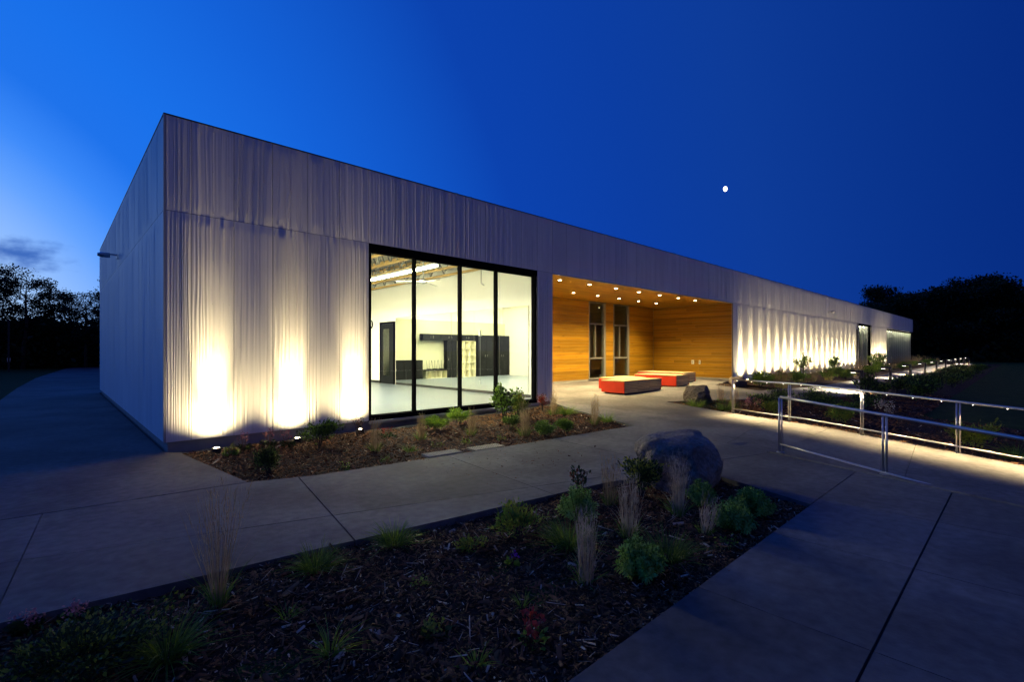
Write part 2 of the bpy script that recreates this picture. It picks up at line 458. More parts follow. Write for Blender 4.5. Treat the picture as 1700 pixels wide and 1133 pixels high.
def sheet(name, poly, m, zf, step=None, region=None, skirt=0.0, parent=None):
    bm = bmesh.new()
    vs = [bm.verts.new((x, y, 0)) for x, y in poly]
    f = bm.faces.new(vs)
    if f.normal.z < 0 or True:
        bm.normal_update()
        if f.normal.z < 0: f.normal_flip()
    bmesh.ops.triangulate(bm, faces=bm.faces[:])
    if step:
        xs = [p[0] for p in poly]; ys = [p[1] for p in poly]
        r = region or (min(xs), max(xs), min(ys), max(ys))
        for ax, lo, hi in ((0, max(min(xs), r[0]), min(max(xs), r[1])), (1, max(min(ys), r[2]), min(max(ys), r[3]))):
            k = math.ceil(lo / step)
            while k * step < hi:
                co = [0, 0, 0]; co[ax] = k * step; no = [0, 0, 0]; no[ax] = 1
                bmesh.ops.bisect_plane(bm, geom=bm.verts[:] + bm.edges[:] + bm.faces[:], plane_co=co, plane_no=no)
                k += 1
    for v in bm.verts: v.co.z = zf(v.co.x, v.co.y)
    if skirt:
        be = [e for e in bm.edges if len(e.link_faces) == 1]
        r = bmesh.ops.extrude_edge_only(bm, edges=be)
        for v in [g for g in r['geom'] if isinstance(g, bmesh.types.BMVert)]: v.co.z -= skirt
        bmesh.ops.recalc_face_normals(bm, faces=bm.faces[:])
    me = bpy.data.meshes.new(name); bm.to_mesh(me); bm.free(); me.materials.append(m)
    return obj(name, me, parent)


def inside(poly, x, y):
    c = np.zeros(x.shape, bool); n = len(poly); j = n - 1
    for i in range(n):
        xi, yi = poly[i]; xj, yj = poly[j]
        t = ((yi > y) != (yj > y)) & (x < (xj - xi) * (y - yi) / (yj - yi + 1e-12) + xi)
        c ^= t; j = i
    return c


# ------------------------------------------------------------------ the ground
def terrain():
    xs = np.unique(np.concatenate([np.array([-900, -300, -120, -60, -30, -15]), np.arange(-8, 40, 1.0), np.array([45, 55, 70, 90, 120, 180, 320, 900])]))
    ys = np.unique(np.concatenate([np.array([-900, -300, -120, -60, -30]), np.arange(-20, 20, 1.0), np.array([25, 35, 50, 70, 100, 180, 320, 900])]))
    X, Y = np.meshgrid(xs, ys, indexing='ij')
    dist = np.hypot(X - 8.5, Y + 9.5)
    Z = -0.07 - 0.5 * np.clip(1 - np.clip((dist - 2.5) / 3, 0, 1), 0, 1)
    bx = (X > -0.5) & (X < 76) & (Y > -0.5) & (Y < 16)
    Z = np.where(bx, -0.3, Z)
    V = np.stack([X, Y, Z], -1).reshape(-1, 3)
    nx, ny = X.shape; i = np.arange(nx * ny).reshape(nx, ny)
    F = np.stack([i[:-1, :-1], i[1:, :-1], i[1:, 1:], i[:-1, 1:]], -1).reshape(-1, 4)
    tag(obj('ground', fast_mesh('ground', V, F, [M['lawn']], smooth=True)), kind='structure')


terrain()

BED_A = [(0.16, -0.27), (0.43, -2.87), (1.18, -3.12), (2.98, -3.30), (4.17, -3.42), (7.62, -3.69), (8.47, -1.36), (9.10, -0.30), (3.0, -0.30)]
BED_B = [(4.42, -7.81), (4.87, -6.64), (4.60, -6.20), (3.61, -5.87), (0.13, -5.41), (-1.52, -5.21), (-9.0, -4.25), (-9.0, -7.83)]
BED_C = [(11.8, -2.1), (15.1, -3.5), (19.0, -5.2), (78, -5.2), (78, -7.6), (14.2, -7.6), (12.5, -11.5), (8.72, -11.5), (11.25, -4.26)]
BED_D = [(18.0, -0.8), (17.7, -2.6), (22.3, -3.3), (78, -3.1), (78, -0.06), (21.75, -0.06)]

WALK = [(-9, -2.2), (0.43, -2.87), (1.18, -3.12), (2.98, -3.30), (4.17, -3.42), (7.62, -3.69), (6.95, -6.58), (6.51, -7.81), (4.42, -7.81), (4.87, -6.64), (4.60, -6.20),
        (3.61, -5.87), (0.13, -5.41), (-1.52, -5.21), (-9, -4.25)]
PLAZA = [(7.62, -3.69), (8.47, -1.36), (9.13, -0.02), (9.13, 4.05), (21.65, 4.05), (21.65, -0.02), (18.0, -0.8), (17.7, -2.6), (22.3, -3.3), (22.3, -5.2), (19.0, -5.2),
         (15.1, -3.5), (11.8, -2.1), (11.20, -4.28), (10.39, -6.56), (6.96, -6.56)]
RAMP = [(6.96, -6.57), (10.39, -6.57), (8.65, -11.45), (5.21, -11.45)]
PATH = [(22.31, -3.3), (78, -3.1), (78, -5.2), (22.31, -5.2)]
PAVE = [(-6, -7.83), (4.42, -7.82), (6.42, -7.82), (5.10, -11.5), (-6, -11.5)]
DRIVE = [(-9, -2.18), (0.42, -2.85), (0.14, -0.27), (-0.03, -0.05), (-0.03, 14.6), (9, 15.5), (9, 62), (4, 61), (-0.44, 49), (-2.0, 30), (-2.40, 19.8), (-2.52, 13.2), (-3.6, 8.5), (-9, 2.0)]


def slabs(root_name, poly, cuts, gapdark=None, zf=gz, step=0.6, region=(3, 18, -7, 4.2), skirt=.12, m='concrete'):
    root = empty(root_name); tag(root, kind='structure')
    ps = [poly]
    for p, q, g in cuts: ps = split(ps, p, q, g)
    for g in ps:
        sheet('slab', g, M[m], zf, step, region, skirt, root)
    jf = sheet('joint_bed', poly, M['joint'], lambda x, y: zf(x, y) - 0.022, step, region, 0, root)
    return root


slabs('walkway', WALK, [((0.96, -3.02), (0.56, -5.42), .014), ((-1.36, -2.66), (-1.53, -4.86), .008), ((-3.6, -2.6), (-3.75, -4.8), .008), ((3.05, -3.3), (2.75, -5.7), .007),
                        ((5.25, -3.5), (4.95, -6.0), .007), ((5.71, -6.27), (6.86, -6.62), .010)])
slabs('plaza', PLAZA, [((7.62, -3.69), (11.2, -4.28), .008), ((9.13, -0.03), (21.65, -0.03), .008), ((12.6, -5), (12.6, 4), .007), ((16.2, -5), (16.2, 4), .007), ((19.6, -5), (19.6, 4), .007), ((9.4, -6), (9.4, -1), .006),
                       ((5.71, -6.05), (11, -5.2), .007)])
slabs('ramp', RAMP, [((6, -8.3), (10, -8.0), .008), ((5, -9.9), (10, -9.6), .008)], region=(3, 12, -12, -6))
slabs('path', PATH, [((x, -6), (x, -3), .012) for x in (24, 26, 28, 30, 33, 36, 39, 42, 46, 50, 55, 60, 66, 72)], step=None)
slabs('pavement', PAVE, [((-6, -8.78), (6, -8.78), .014)] + [((x, -12), (x, -7), .007) for x in (-2.35, -0.94, 0.47, 1.87, 3.28, 4.69)] + [((-6, -9.75), (6, -9.75), .012)], step=None)
slabs('driveway', DRIVE, [((-9, 2.0), (0, 1.95), .009), ((-9, 6.1), (0, 6.0), .009), ((-9, 10.2), (2, 10.1), .009), ((-9, 14.6), (9, 14.5), .009), ((-9, 20), (9, 20), .012), ((-9, 27), (9, 27), .012), ((-3.9, -2.5), (-3.4, 9), .009)], step=None)

# kerb between the pavement and the ramp
kb = MB()
for t0, t1 in ((0.0, 5.2),):
    n = Vector((-RAILD.y, RAILD.x)); pts = []
    for t in (0.0, 5.2):
        p = C0 + RAILD * t
        pts.append((p - n * 0.10, p + n * 0.05))
    (a0, b0), (a1, b1) = pts
    vs = [(*a0, -.5), (*b0, -.5), (*b1, -.5), (*a1, -.5), (*a0, .018), (*b0, .018), (*b1, .018), (*a1, .018)]
    kb.add(vs, [(0, 3, 2, 1), (4, 5, 6, 7), (0, 1, 5, 4), (1, 2, 6, 5), (2, 3, 7, 6), (3, 0, 4, 7)])
tag(kb.build('kerb', M['concrete'], bevel=.008), kind='structure')

# kerb edge of the front bed (the dark upstand along its far side)
sheet('road', [(-60, 55.5), (4, 63), (60, 70), (60, 74), (4, 68), (-60, 61)], M['asphalt'], lambda x, y: -0.055)['kind'] = 'structure'


def bedz(dz, amp):
    return lambda x, y: gz(x, y) + dz + amp * float(vnoise(x * 1.7 + 40, y * 1.7 + 80)) + amp * .5 * float(vnoise(x * 5 + 10, y * 5 + 20))


ZA = bedz(-.035, .03); ZB = bedz(-.05, .03); ZC = bedz(-.045, .03); ZD = bedz(-.045, .03)
sheet('planting_bed', BED_A, M['soil'], ZA, .22)['kind'] = 'structure'
sheet('planting_bed', BED_B, M['soil'], ZB, .22, (-4, 5, -8, -4))['kind'] = 'structure'
sheet('planting_bed', BED_C, M['soil'], ZC, .5, (8, 24, -12, -2))['kind'] = 'structure'
sheet('planting_bed', BED_D, M['soil'], ZD, .6, (17, 30, -4, 0))['kind'] = 'structure'
sheet('gravel_strip', [(0.02, -0.02), (0.12, -0.29), (3.0, -0.31), (9.1, -0.31), (9.1, -0.02)], M['gravel'], lambda x, y: gz(x, y) - .04 + .01 * float(vnoise(x * 12, y * 12)), .15)['kind'] = 'structure'


def chips(name, poly, zf, n, size, pale, seed, keep=None, wr=(.18, .5)):
    """loose bark: every chip a small folded flake"""
    r = np.random.default_rng(seed)
    xs = [p[0] for p in poly]; ys = [p[1] for p in poly]
    x0, x1, y0, y1 = keep or (min(xs), max(xs), min(ys), max(ys))
    x = r.uniform(x0, x1, n * 3); y = r.uniform(y0, y1, n * 3)
    k = inside(poly, x, y); x, y = x[k][:n], y[k][:n]; n = len(x)
    z = np.array([zf(a, b) for a, b in zip(x, y)]) + r.uniform(.0, .018, n)
    L = size * r.lognormal(0, .45, n); W = L * r.uniform(*wr, n)
    th = r.uniform(0, 2 * np.pi, n); ti = r.normal(0, .38, n); ro = r.normal(0, .5, n)
    d = np.stack([np.cos(th) * np.cos(ti), np.sin(th) * np.cos(ti), np.sin(ti)], -1)
    u = np.cross(d, np.array([0, 0, 1.0])); u /= np.linalg.norm(u, axis=1)[:, None]
    w = np.cross(u, d); u2 = u * np.cos(ro)[:, None] + w * np.sin(ro)[:, None]; w2 = np.cross(u2, d)
    c = np.stack([x, y, z], -1)
    V = np.empty((n, 6, 3))
    for i, (a, b, h) in enumerate(((-1, -.8, 0), (1, -.6, 0), (-1.05, 0, .28), (1.1, 0, .28), (-.9, .8, 0), (.9, .7, 0))):
        V[:, i] = c + d * (a * L / 2)[:, None] + u2 * (b * W / 2)[:, None] + w2 * (h * W * .5)[:, None]
    o = np.arange(n)[:, None] * 6
    F = np.concatenate([o + np.array([[0, 1, 3, 2]]), o + np.array([[2, 3, 5, 4]])], 1).reshape(-1, 4)
    t = r.random(n); mi = np.where(t < pale, 2, np.where(t < pale + .5, 1, 0))
    ob = obj(name, fast_mesh(name, V.reshape(-1, 3), F, [M['chip_dark'], M['chip_mid'], M['chip_pale']], np.repeat(mi, 2)))
    return ob


tag(chips('bark_mulch', BED_B, ZB, 52000, .030, .050, 1, (-2.6, 4.9, -7.85, -4.6)), 'loose brown bark mulch covering the foreground planting bed', 'mulch', kind='stuff')
tag(chips('bark_mulch', BED_A, ZA, 26000, .036, .030, 2), 'loose reddish bark mulch covering the bed below the big window', 'mulch', kind='stuff')
tag(chips('straw_litter', BED_B, ZB, 900, .10, .75, 9, (-2.6, 4.9, -7.85, -4.6), (.025, .06)), 'dry straw and twigs lying on the foreground mulch', 'litter', kind='stuff')
tag(chips('scattered_crumbs', WALK, lambda x, y: gz(x, y) - .006, 420, .016, .02, 8, (2.4, 5.2, -5.0, -3.2)), 'crumbs of bark scattered over the walkway beside the cover plates', 'mulch', kind='stuff')
tag(chips('bark_mulch', BED_C, ZC, 16000, .055, .02, 3, (8, 22, -11.5, -2)), 'loose bark mulch covering the bed beyond the lit handrail', 'mulch', kind='stuff')

# ------------------------------------------------------------------ the school building
ZP, ZJ, ZT = 0.14, 3.82, 5.33            # panel foot, joint between the panel rows, top of the wall
LEN, DEP = 74.75, 14.4
bld = empty('school_building', (0, 0, 0), 'long low pavilion clad in rippled pale grey vertical panels with wood-lined porch', 'building')
UBOX = MB().box(0, 1, 0, 1, 0, 1)


def ripple_mesh(name, height, seed, nx=112, step=.06, flat=1.0):
    """one cladding panel, 1 unit wide (scaled to 0.62 m): irregular folds that wander, fade and merge"""
    nz = max(8, int(height / step))
    xs = np.linspace(0, 1, nx); zs = np.linspace(0, height, nz)
    X, Z = np.meshgrid(xs, zs, indexing='ij')
    W = X * .62 + seed * 7.31; S = seed * 13.7
    wx = W + .020 * vnoise(W * 3.2 + S, Z * .55 + S) + .012 * vnoise(W * 8 + S, Z * 1.1) + .005 * vnoise(W * 14, Z * 2.3 + S)
    a = vnoise(wx * 33, Z * .25 + S); b = vnoise(wx * 62 + 17, Z * .5 + S)
    am = np.clip(.62 + .75 * vnoise(W * 2.6 + 5, Z * .42 + S + 9), .28, 1.1)
    c = 1 - 2 * np.abs(vnoise(wx * 15 + 31, Z * .13 + S)); a = np.sign(a) * np.abs(a) ** .75
    h = am * (.0175 * a + .0085 * b + .003 * c) + .001 * vnoise(W * 3, Z * .5 + S)
    edge = np.clip(np.minimum(X, 1 - X) / .03, 0, 1) * (.12 + .88 * sstep(np.minimum(Z, height - Z) / .16))
    h = -.022 - flat * h * edge - .004 * edge
    V = np.stack([X, h, Z], -1).reshape(-1, 3)
    i = np.arange(nx * nz).reshape(nx, nz)
    F = np.stack([i[:-1, :-1], i[1:, :-1], i[1:, 1:], i[:-1, 1:]], -1).reshape(-1, 4)
    # return edges so that the panel has thickness
    n0 = len(V); back = V.copy(); back[:, 1] = 0.0
    ring = np.concatenate([i[:, 0], i[-1, 1:], i[::-1, -1][1:], i[0, ::-1][1:-1]])
    m = len(ring); j = np.arange(m); V = np.concatenate([V, back[ring], V[ring]])        # own corners: the front keeps its own shading
    F = np.concatenate([F, np.stack([n0 + m + j, n0 + j, n0 + (j + 1) % m, n0 + m + (j + 1) % m], -1)])
    me = fast_mesh(name, V, F, [M['panel'], M['joint']], [0] * (len(F) - m) + [1] * m, smooth=True)
    me.polygons.foreach_set('use_smooth', [k < len(F) - m for k in range(len(F))])
    return me


LOW = [ripple_mesh('cladding_panel', ZJ - ZP - .002, s) for s in range(1, 8)]
LOWS = [ripple_mesh('cladding_panel', ZJ - ZP - .003, s, flat=.22) for s in range(21, 26)]
UPPS = [ripple_mesh('cladding_panel', ZT - ZJ - .004, s, flat=.22) for s in range(26, 31)]
UPP = [ripple_mesh('cladding_panel', ZT - ZJ - .004, s) for s in range(11, 18)]


def screws(hh):
    b = MB()
    for fx in (.13, .5, .87):
        z = .07
        while z < hh:
            b.lathe((fx + rnd.uniform(-.03, .03), 0, 0), [(0.0, 0)], 3) if False else None
            cx, r = fx + rnd.uniform(-.02, .02), .006
            ring = [(cx + r / .62 * math.cos(k * math.pi / 3), -.040, z + r * math.sin(k * math.pi / 3)) for k in range(6)]
            ring2 = [(x, -.022, zz) for x, y, zz in ring]
            b.add(ring + ring2, [(0, 1, 2, 3, 4, 5)] + [(k, k + 6, (k + 1) % 6 + 6, (k + 1) % 6) for k in range(6)])
            z += .72 if hh > 2 else .68
    return b.mesh('screw_heads', M['screw'])


SCL, SCU = screws(ZJ - ZP - .1), screws(ZT - ZJ - .05)


def panel(x, w, low, k, side=False, screw=False):
    me = (LOWS if low else UPPS)[k % 5] if side else (LOW if low else UPP)[k % 7]
    z = ZP if low else ZJ + .004
    if side:
        o = part('cladding_panel', me, bld, (0, x + w - .004, z), -math.pi / 2, (w - .008, 1, 1))
    else:
        o = part('cladding_panel', me, bld, (x + .003, -.001 if low else 0, z), 0, (w - .006, 1, 1))
    if screw:
        s = part('screw_heads', SCL if low else SCU, o); s['kind'] = 'stuff'
    return o


xs = [0.0] + [0.34 + .622 * i for i in range(6)]
xs += [3.45 + .6311 * i for i in range(1, 10)]
xs += [9.13 + .626 * i for i in range(1, 21)]
nleft = int(round((LEN - xs[-1]) / .628)); xs += [xs[-1] + (LEN - xs[-1]) / nleft * i for i in range(1, nleft + 1)] if False else list(np.linspace(xs[-1], LEN, nleft + 1)[1:])
for i in range(len(xs) - 1):
    a, b = xs[i], xs[i + 1]; mid = (a + b) / 2
    panel(a, b - a, False, i * 3 + i // 7, screw=a < 4)
    if mid < 3.45 or 8.47 < mid < 9.13 or 21.65 < mid < 46.2 or 51.4 < mid < 58.3:
        panel(a, b - a, True, i * 2 + i // 5, screw=a < 4)
for i in range(23):
    w = DEP / 23
    panel(i * w, w, False, i * 2 + 1, True); panel(i * w, w, True, i * 3 + 2, True)
part('corner_trim', MB().box(-.030, .0, -.030, .0, ZP, ZT).mesh('corner_trim', M['trim']), bld)
cap = MB().box(-.03, LEN + .03, -.030, .35, ZT, ZT + .02); cap.box(-.03, .35, .352, DEP, ZT, ZT + .02)
part('parapet_cap', cap.mesh('parapet_cap', M['dark']), bld)
fd = MB(); fd.box(.03, 9.10, .02, .24, -.35, ZP + .02); fd.box(.03, .24, .242, DEP, -.35, ZP + .02); fd.box(21.69, LEN, .02, .24, -.35, ZP + .02)
part('foundation', fd.mesh('foundation', M['foundation']), bld)

# structure behind the cladding
w = MB()
w.box(.03, 3.44, .012, .25, ZP + .022, ZT - .002); w.box(3.442, 9.10, .012, .25, 3.86, ZT - .004); w.box(8.52, 9.08, .013, .25, ZP + .022, 3.858)
w.box(9.102, 21.68, .012, .25, 3.90, ZT - .004); w.box(21.69, 46.8, .012, .25, ZP + .022, ZT - .002)
w.box(46.802, 51.2, .012, .25, 3.84, ZT - .004); w.box(51.202, 58.4, .012, .25, ZP + .022, ZT - .002); w.box(58.402, LEN, .012, .25, 3.78, ZT - .004)
w.box(.013, .25, .26, DEP - .01, ZP + .022, ZT - .003); w.box(.26, LEN, DEP - .2, DEP, -.1, ZT - .003); w.box(LEN - .2, LEN, .26, DEP - .21, -.1, ZT - .003)
part('wall', w.mesh('wall', M['trim']), bld)
part('roof', MB().box(.26, LEN - .21, .26, DEP - .21, 5.10, 5.22).mesh('roof', M['deck']), bld)

# room behind the big window
FZ = 0.19
part('room_floor', MB().box(.26, 9.0, .06, 14.1, FZ - .15, FZ).mesh('room_floor', M['floor']), bld)
rw = MB(); rw.box(9.0, 9.12, .26, 14.1, FZ - .1, 5.09)                                        # right hand wall of the room
rw.box(.251, .30, .26, 14.1, FZ, 5.09); rw.box(.302, 8.998, 11.45, 11.6, 3.12, 5.09)
rw.box(.302, 3.44, .251, .29, FZ, 5.09); rw.box(3.45, 8.998, .251, .29, 3.9, 5.09)
part('room_wall', rw.mesh('room_wall', M['white']), bld)
part('lower_wall', MB().box(.302, 8.2, 11.3, 11.6, FZ, 3.12).mesh('lower_wall', M['wallg']), bld)
part('baseboard', MB().box(.303, 8.2, 11.28, 11.298, FZ, FZ + .1).box(8.975, 8.998, 9.85, 13, FZ, FZ + .1).box(8.985, 8.998, .3, 8.5, FZ, FZ + .09).mesh('baseboard', M['black']), bld)
part('ceiling_deck', MB().box(.31, 8.99, .30, 11.44, 5.0, 5.08).mesh('ceiling_deck', M['deck']), bld)
for k in range(10):
    x = .9 + k * .86
    j = MB(); j.box(x - .05, x + .05, .3, 11.44, 4.88, 4.95); j.box(x - .04, x + .04, .3, 11.44, 4.18, 4.25)
    o = j.build('joist', M['joist'], bld)
    wb = MB(); y = .4; up = True
    while y < 11.2:
        wb.tube([(x, y, 4.24 if up else 4.89), (x, y + .42, 4.89 if up else 4.24)], .022, 5); y += .42; up = not up
    wb.build('web_bars', M['greyframe'], o)

# the big window
win = MB(); ZS, ZH = .21, 3.66
win.box(3.45, 8.50, -.02, .20, 3.66, 3.82); win.box(3.45, 3.51, -.015, .19, ZS, 3.659); win.box(8.40, 8.47, -.015, .12, ZS, 3.659)
win.box(3.45, 8.50, -.03, .21, ZS - .10, ZS + .02)
wo = win.build('storefront_window', M['frame'], bld, bevel=.004)
wo['label'] = 'tall dark framed window of four panes'
mx = [3.51, 4.57, 5.85, 7.01, 8.40]
for x in mx[1:-1]:
    MB().box(x - .021, x + .021, -.018, .11, ZS + .022, 3.658).build('mullion', M['frame'], wo, bevel=.004)
for a, b in zip(mx[:-1], mx[1:]):
    a2 = a + (.033 if a > 3.6 else .0); b2 = b - (.033 if b < 8.3 else 0)
    MB().box(a2 + .001, b2 - .001, .07, .078, ZS + .021, 3.657).build('pane', M['glass'], wo)
part('window_sill', MB().box(3.44, 8.51, -.10, -.032, ZS - .13, ZS - .075).mesh('window_sill', M['trim']), bld)

# mirrors on the wall facing the street side
mirror = empty('wall_mirror', (8.985, .8, FZ + .09), 'wide wall of tinted mirror panels reflecting the cupboards inside the lit room', 'mirror')
ym = [.8 + 1.28 * i for i in range(7)]
for i in range(6):
    b = MB().box(-.012, 0, ym[i] - .8 + .003, ym[i + 1] - .8 - .003, 0, 2.66).build('mirror_panel', M['mirror'], mirror)
    b.rotation_euler.z = rnd.uniform(-.0012, .0012)
# glazed door beside the mirrors
dr = MB(); dr.box(8.93, 8.998, 8.55, 8.62, FZ, 2.8); dr.box(8.93, 8.998, 9.70, 9.77, FZ, 2.8); dr.box(8.93, 8.998, 8.621, 9.699, 2.72, 2.8)
dd = dr.build('door_frame', M['frame'], bld)
leaf = MB().box(8.95, 8.99, 8.63, 9.69, FZ, 2.71).build('door', M['cab'], dd)
MB().box(8.935, 8.949, 8.95, 9.45, FZ + .35, 2.5).build('glass_panel', M['glassd'], leaf)

# cupboards along the back wall
YB = 11.0


def cabinet(name, x0, x1, z0, z1, label, cols, rows, y0=YB, m='cab', handle=True, d=.28):
    e = empty(name, ((x0 + x1) / 2, y0 + .1, z0), label, 'cabinet')
    ox, oy, oz = e.location
    MB().box(x0 - ox, x1 - ox, y0 - oy, y0 + d - oy, 0, z1 - z0).build('carcass', M[m], e)
    for i in range(cols):
        for j in range(rows):
            a = x0 + (x1 - x0) * i / cols + .006; b = x0 + (x1 - x0) * (i + 1) / cols - .006
            c = z0 + (z1 - z0) * j / rows + .006; f = z0 + (z1 - z0) * (j + 1) / rows - .006
            dv = MB().box(a - ox, b - ox, y0 - .022 - oy, y0 - .001 - oy, c - oz, f - oz).build('cabinet_door', M[m], e)
            if handle:
                hx = (b - .07 if i % 2 == 0 else a + .07) - ox; hz = (c + f) / 2 - oz
                MB().tube([(hx, y0 - .05 - oy, hz - .06), (hx, y0 - .05 - oy, hz + .06)], .008, 6).build('handle', M['steel'], dv)
    return e


cabinet('base_cabinet', 6.05, 7.60, FZ, 1.12, 'waist-high charcoal sink cabinet beside the interior door', 3, 1)
cabinet('wall_cupboard', 2.72, 6.05, 2.10, 2.42, 'long narrow charcoal wall cupboard above the coat bench', 6, 1)
cabinet('tall_cabinet', .32, 2.66, FZ, 2.42, 'pair of full-height charcoal cupboards at the end of the cubbies', 4, 1, y0=YB - .1, d=.38)
cabinet('tall_cabinet', 3.95, 4.55, FZ, 2.09, 'narrow charcoal upright cupboard next to the cream cubby tower', 1, 1)


def cubbies(name, x0, x1, z0, z1, cols, rows, label, m='cubby', top=None):
    e = empty(name, ((x0 + x1) / 2, YB + .1, z0), label, 'shelf'); ox, oy, oz = e.location
    t = .022
    MB().box(x0 - ox, x1 - ox, YB + .25 - oy, YB + .28 - oy, 0, z1 - z0).build('back_panel', M[m], e)
    for i in range(cols + 1):
        x = x0 + (x1 - x0) * i / cols - ox
        MB().box(x - t / 2, x + t / 2, YB - .05 - oy, YB + .249 - oy, 0, z1 - z0).build('divider', M[m], e)
    for j in range(rows + 1):
        z = (z1 - z0) * j / rows
        MB().box(x0 - ox + t / 2, x1 - ox - t / 2, YB - .045 - oy, YB + .248 - oy, max(0, z - t / 2), z + t / 2).build('shelf_board', M[m], e)
    if top:
        MB().box(x0 - ox - .05, x1 - ox + .05, YB - .1 - oy, YB + .28 - oy, z1 - z0 + .015, z1 - z0 + .07).build('bench_top', M['cab'], e)
    return e


cubbies('cubby_tower', 2.76, 3.88, FZ, 2.08, 3, 5, 'tall cream cubby shelf with three columns of square openings')
cubbies('cubby_bench', 4.6, 5.85, FZ, .56, 4, 1, 'low cream cubby row under the dark coat bench', top=True)
# stools stored upside down on the bench
st = []
for i, x in enumerate((4.85, 5.25, 5.62)):
    e = empty('stool', (x, YB + .08, .645), '%s of three dark stools turned upside down on the coat bench' % ORD[i], 'stool', 'stools stored upside down')
    MB().lathe((0, 0, 0), [(.14, 0), (.15, .012), (.15, .03)], 14).build('seat', M['cab'], e)
    for a in range(4):
        t = a * math.pi / 2 + .6
        MB().tube([(.09 * math.cos(t), .09 * math.sin(t), .03), (.15 * math.cos(t), .15 * math.sin(t), .46)], .010, 6).build('leg', M['black'], e)
# small things on the walls
ck = empty('wall_clock', (8.998, 10.66, 2.75), 'round wall clock with black rim beside the interior door', 'clock')
c_ = MB(); c_.tube([(-.05, 0, 0), (0, 0, 0)], .19, 24); c_.build('rim', M['black'], ck)
MB().tube([(-.056, 0, 0), (-.051, 0, 0)], .165, 24).build('face', M['plate'], ck)
MB().box(-.060, -.057, -.008, .008, 0, .12).build('hand', M['black'], ck); MB().box(-.060, -.057, 0, .09, -.008, .008).build('hand', M['black'], ck)
for z, lb in ((2.72, 'small wall switch plate level with the clock'), (1.28, 'small wall switch plate at hand height below the clock')):
    s_ = empty('switch_plate', (8.998, 10.24, z), lb, 'switch')
    MB().box(-.012, 0, -.04, .04, -.07, .07).build('plate', M['plate'], s_, bevel=.004); MB().box(-.02, -.0125, -.012, .012, -.03, .03).build('rocker', M['rim'], s_)

# linear lamps, the deeper one added to brighten the mirrored walls, and a ceiling fan
for i, (x, ln) in enumerate(((5.55, 10.4), (2.0, 10.4))):
    lb = 'long fluorescent strip lamp hung below the ochre joists near the window' if i == 0 else 'added unseen strip lamp deeper in the room, brightening the mirrored walls'
    e = empty('strip_lamp', (x, .55, 3.66 if i == 0 else 4.02), lb, 'lamp')
    MB().box(-.07, .07, 0, ln, .05, .10).build('housing', M['greyframe'], e)
    MB().tube([(0, .02, .02), (0, ln - .02, .02)], .03, 10).build('tube', M['tube'], e)
    al = bpy.data.lights.new('strip_light', 'AREA'); al.shape = 'RECTANGLE'; al.size = .07; al.size_y = ln - .1; al.energy = ROOM_W; al.color = (1, .885, .63)
    ao = bpy.data.objects.new('strip_light', al); COL.objects.link(ao); ao.parent = e; ao.location = (0, ln / 2, -.014)
    for yy in (.6, ln / 2, ln - .6): MB().tube([(0, yy, .10), (0, yy, .58 if i == 0 else .2)], .008, 5).build('hanger', M['greyframe'], e)
fn = empty('ceiling_fan', (6.35, 2.4, 3.55), 'ceiling fan with pale drooping blades behind the second pane', 'fan')
MB().tube([(0, 0, .05), (0, 0, .65)], .018, 8).build('rod', M['greyframe'], fn); MB().lathe((0, 0, -.06), [(.03, 0), (.11, .02), (.12, .10), (.04, .14)], 16).build('motor', M['greyframe'], fn)
for a in range(3):
    t = a * 2.094 + .5; u = Vector((math.cos(t), math.sin(t), 0)); v = Vector((-math.sin(t), math.cos(t), .25))
    vs = []
    for r_, wd in ((.12, .05), (.75, .075)):
        for sgn in (-1, 1):
            for zz in (0, .012): vs.append(u * r_ + v * (wd * sgn) + Vector((0, 0, zz - r_ * .05)))
    MB().add(vs, [(0, 4, 6, 2), (1, 3, 7, 5), (0, 1, 5, 4), (2, 6, 7, 3), (4, 5, 7, 6), (0, 2, 3, 1)]).build('blade', M['plate'], fn)
sp_ = empty('sprinkler_drop', (7.0, .62, 3.35), 'thin vertical pipe hanging from the ceiling behind the third pane', 'pipe')
MB().tube([(0, 0, .05), (0, 0, .9)], .014, 6).build('pipe', M['greyframe'], sp_); MB().tube([(0, 0, .04), (.10, .0, .0)], .022, 8).build('nozzle', M['rim'], sp_)
pc = empty('pull_cord', (6.95, .60, .70), 'thin pull cord with white weight hanging inside the third pane', 'cord')
MB().tube([(0, 0, .09), (0, 0, 1.28)], .004, 5).build('cord', M['greyframe'], pc); MB().tube([(0, 0, 0), (0, 0, .09)], .016, 8).build('weight', M['plate'], pc)
MB().box(-.03, .03, -.02, .02, 1.28, 1.42).build('bracket', M['plate'], pc)

# ---- the wood-lined porch
PX0, PX1, PY, PZ = 9.13, 21.65, 4.08, 3.80
bw = MB(); bw.box(9.121, 21.80, PY + .05, PY + .2, 0, 4.3)
holes = [(16.15, 17.38), (18.04, 19.33)]
bw = MB()
for a, b in ((9.121, 16.12), (17.41, 18.01), (19.36, 21.80)): bw.box(a, b, PY + .03, PY + .16, -.1, 4.3)
bw.box(16.121, 19.359, PY + .031, PY + .16, 3.83, 4.3); bw.box(16.121, 19.359, PY + .031, PY + .16, -.1, .26)
bw.box(21.68, 21.82, .26, PY + .029, -.1, 4.3)
bw.box(9.122, 21.66, .262, PY, 3.90, 4.0)
part('porch_wall', bw.mesh('porch_wall', M['trim']), bld)
base = MB(); base.box(9.13, 16.14, PY - .004, PY + .029, .1, .30); base.box(17.39, 18.03, PY - .004, PY + .029, .1, .30); base.box(19.34, 21.62, PY - .004, PY + .029, .1, .30); base.box(21.655, 21.679, .03, PY - .01, .1, .30)
part('porch_base', base.mesh('porch_base', M['foundation']), bld)
UB = UBOX.mesh('wood_board', M['wood'])


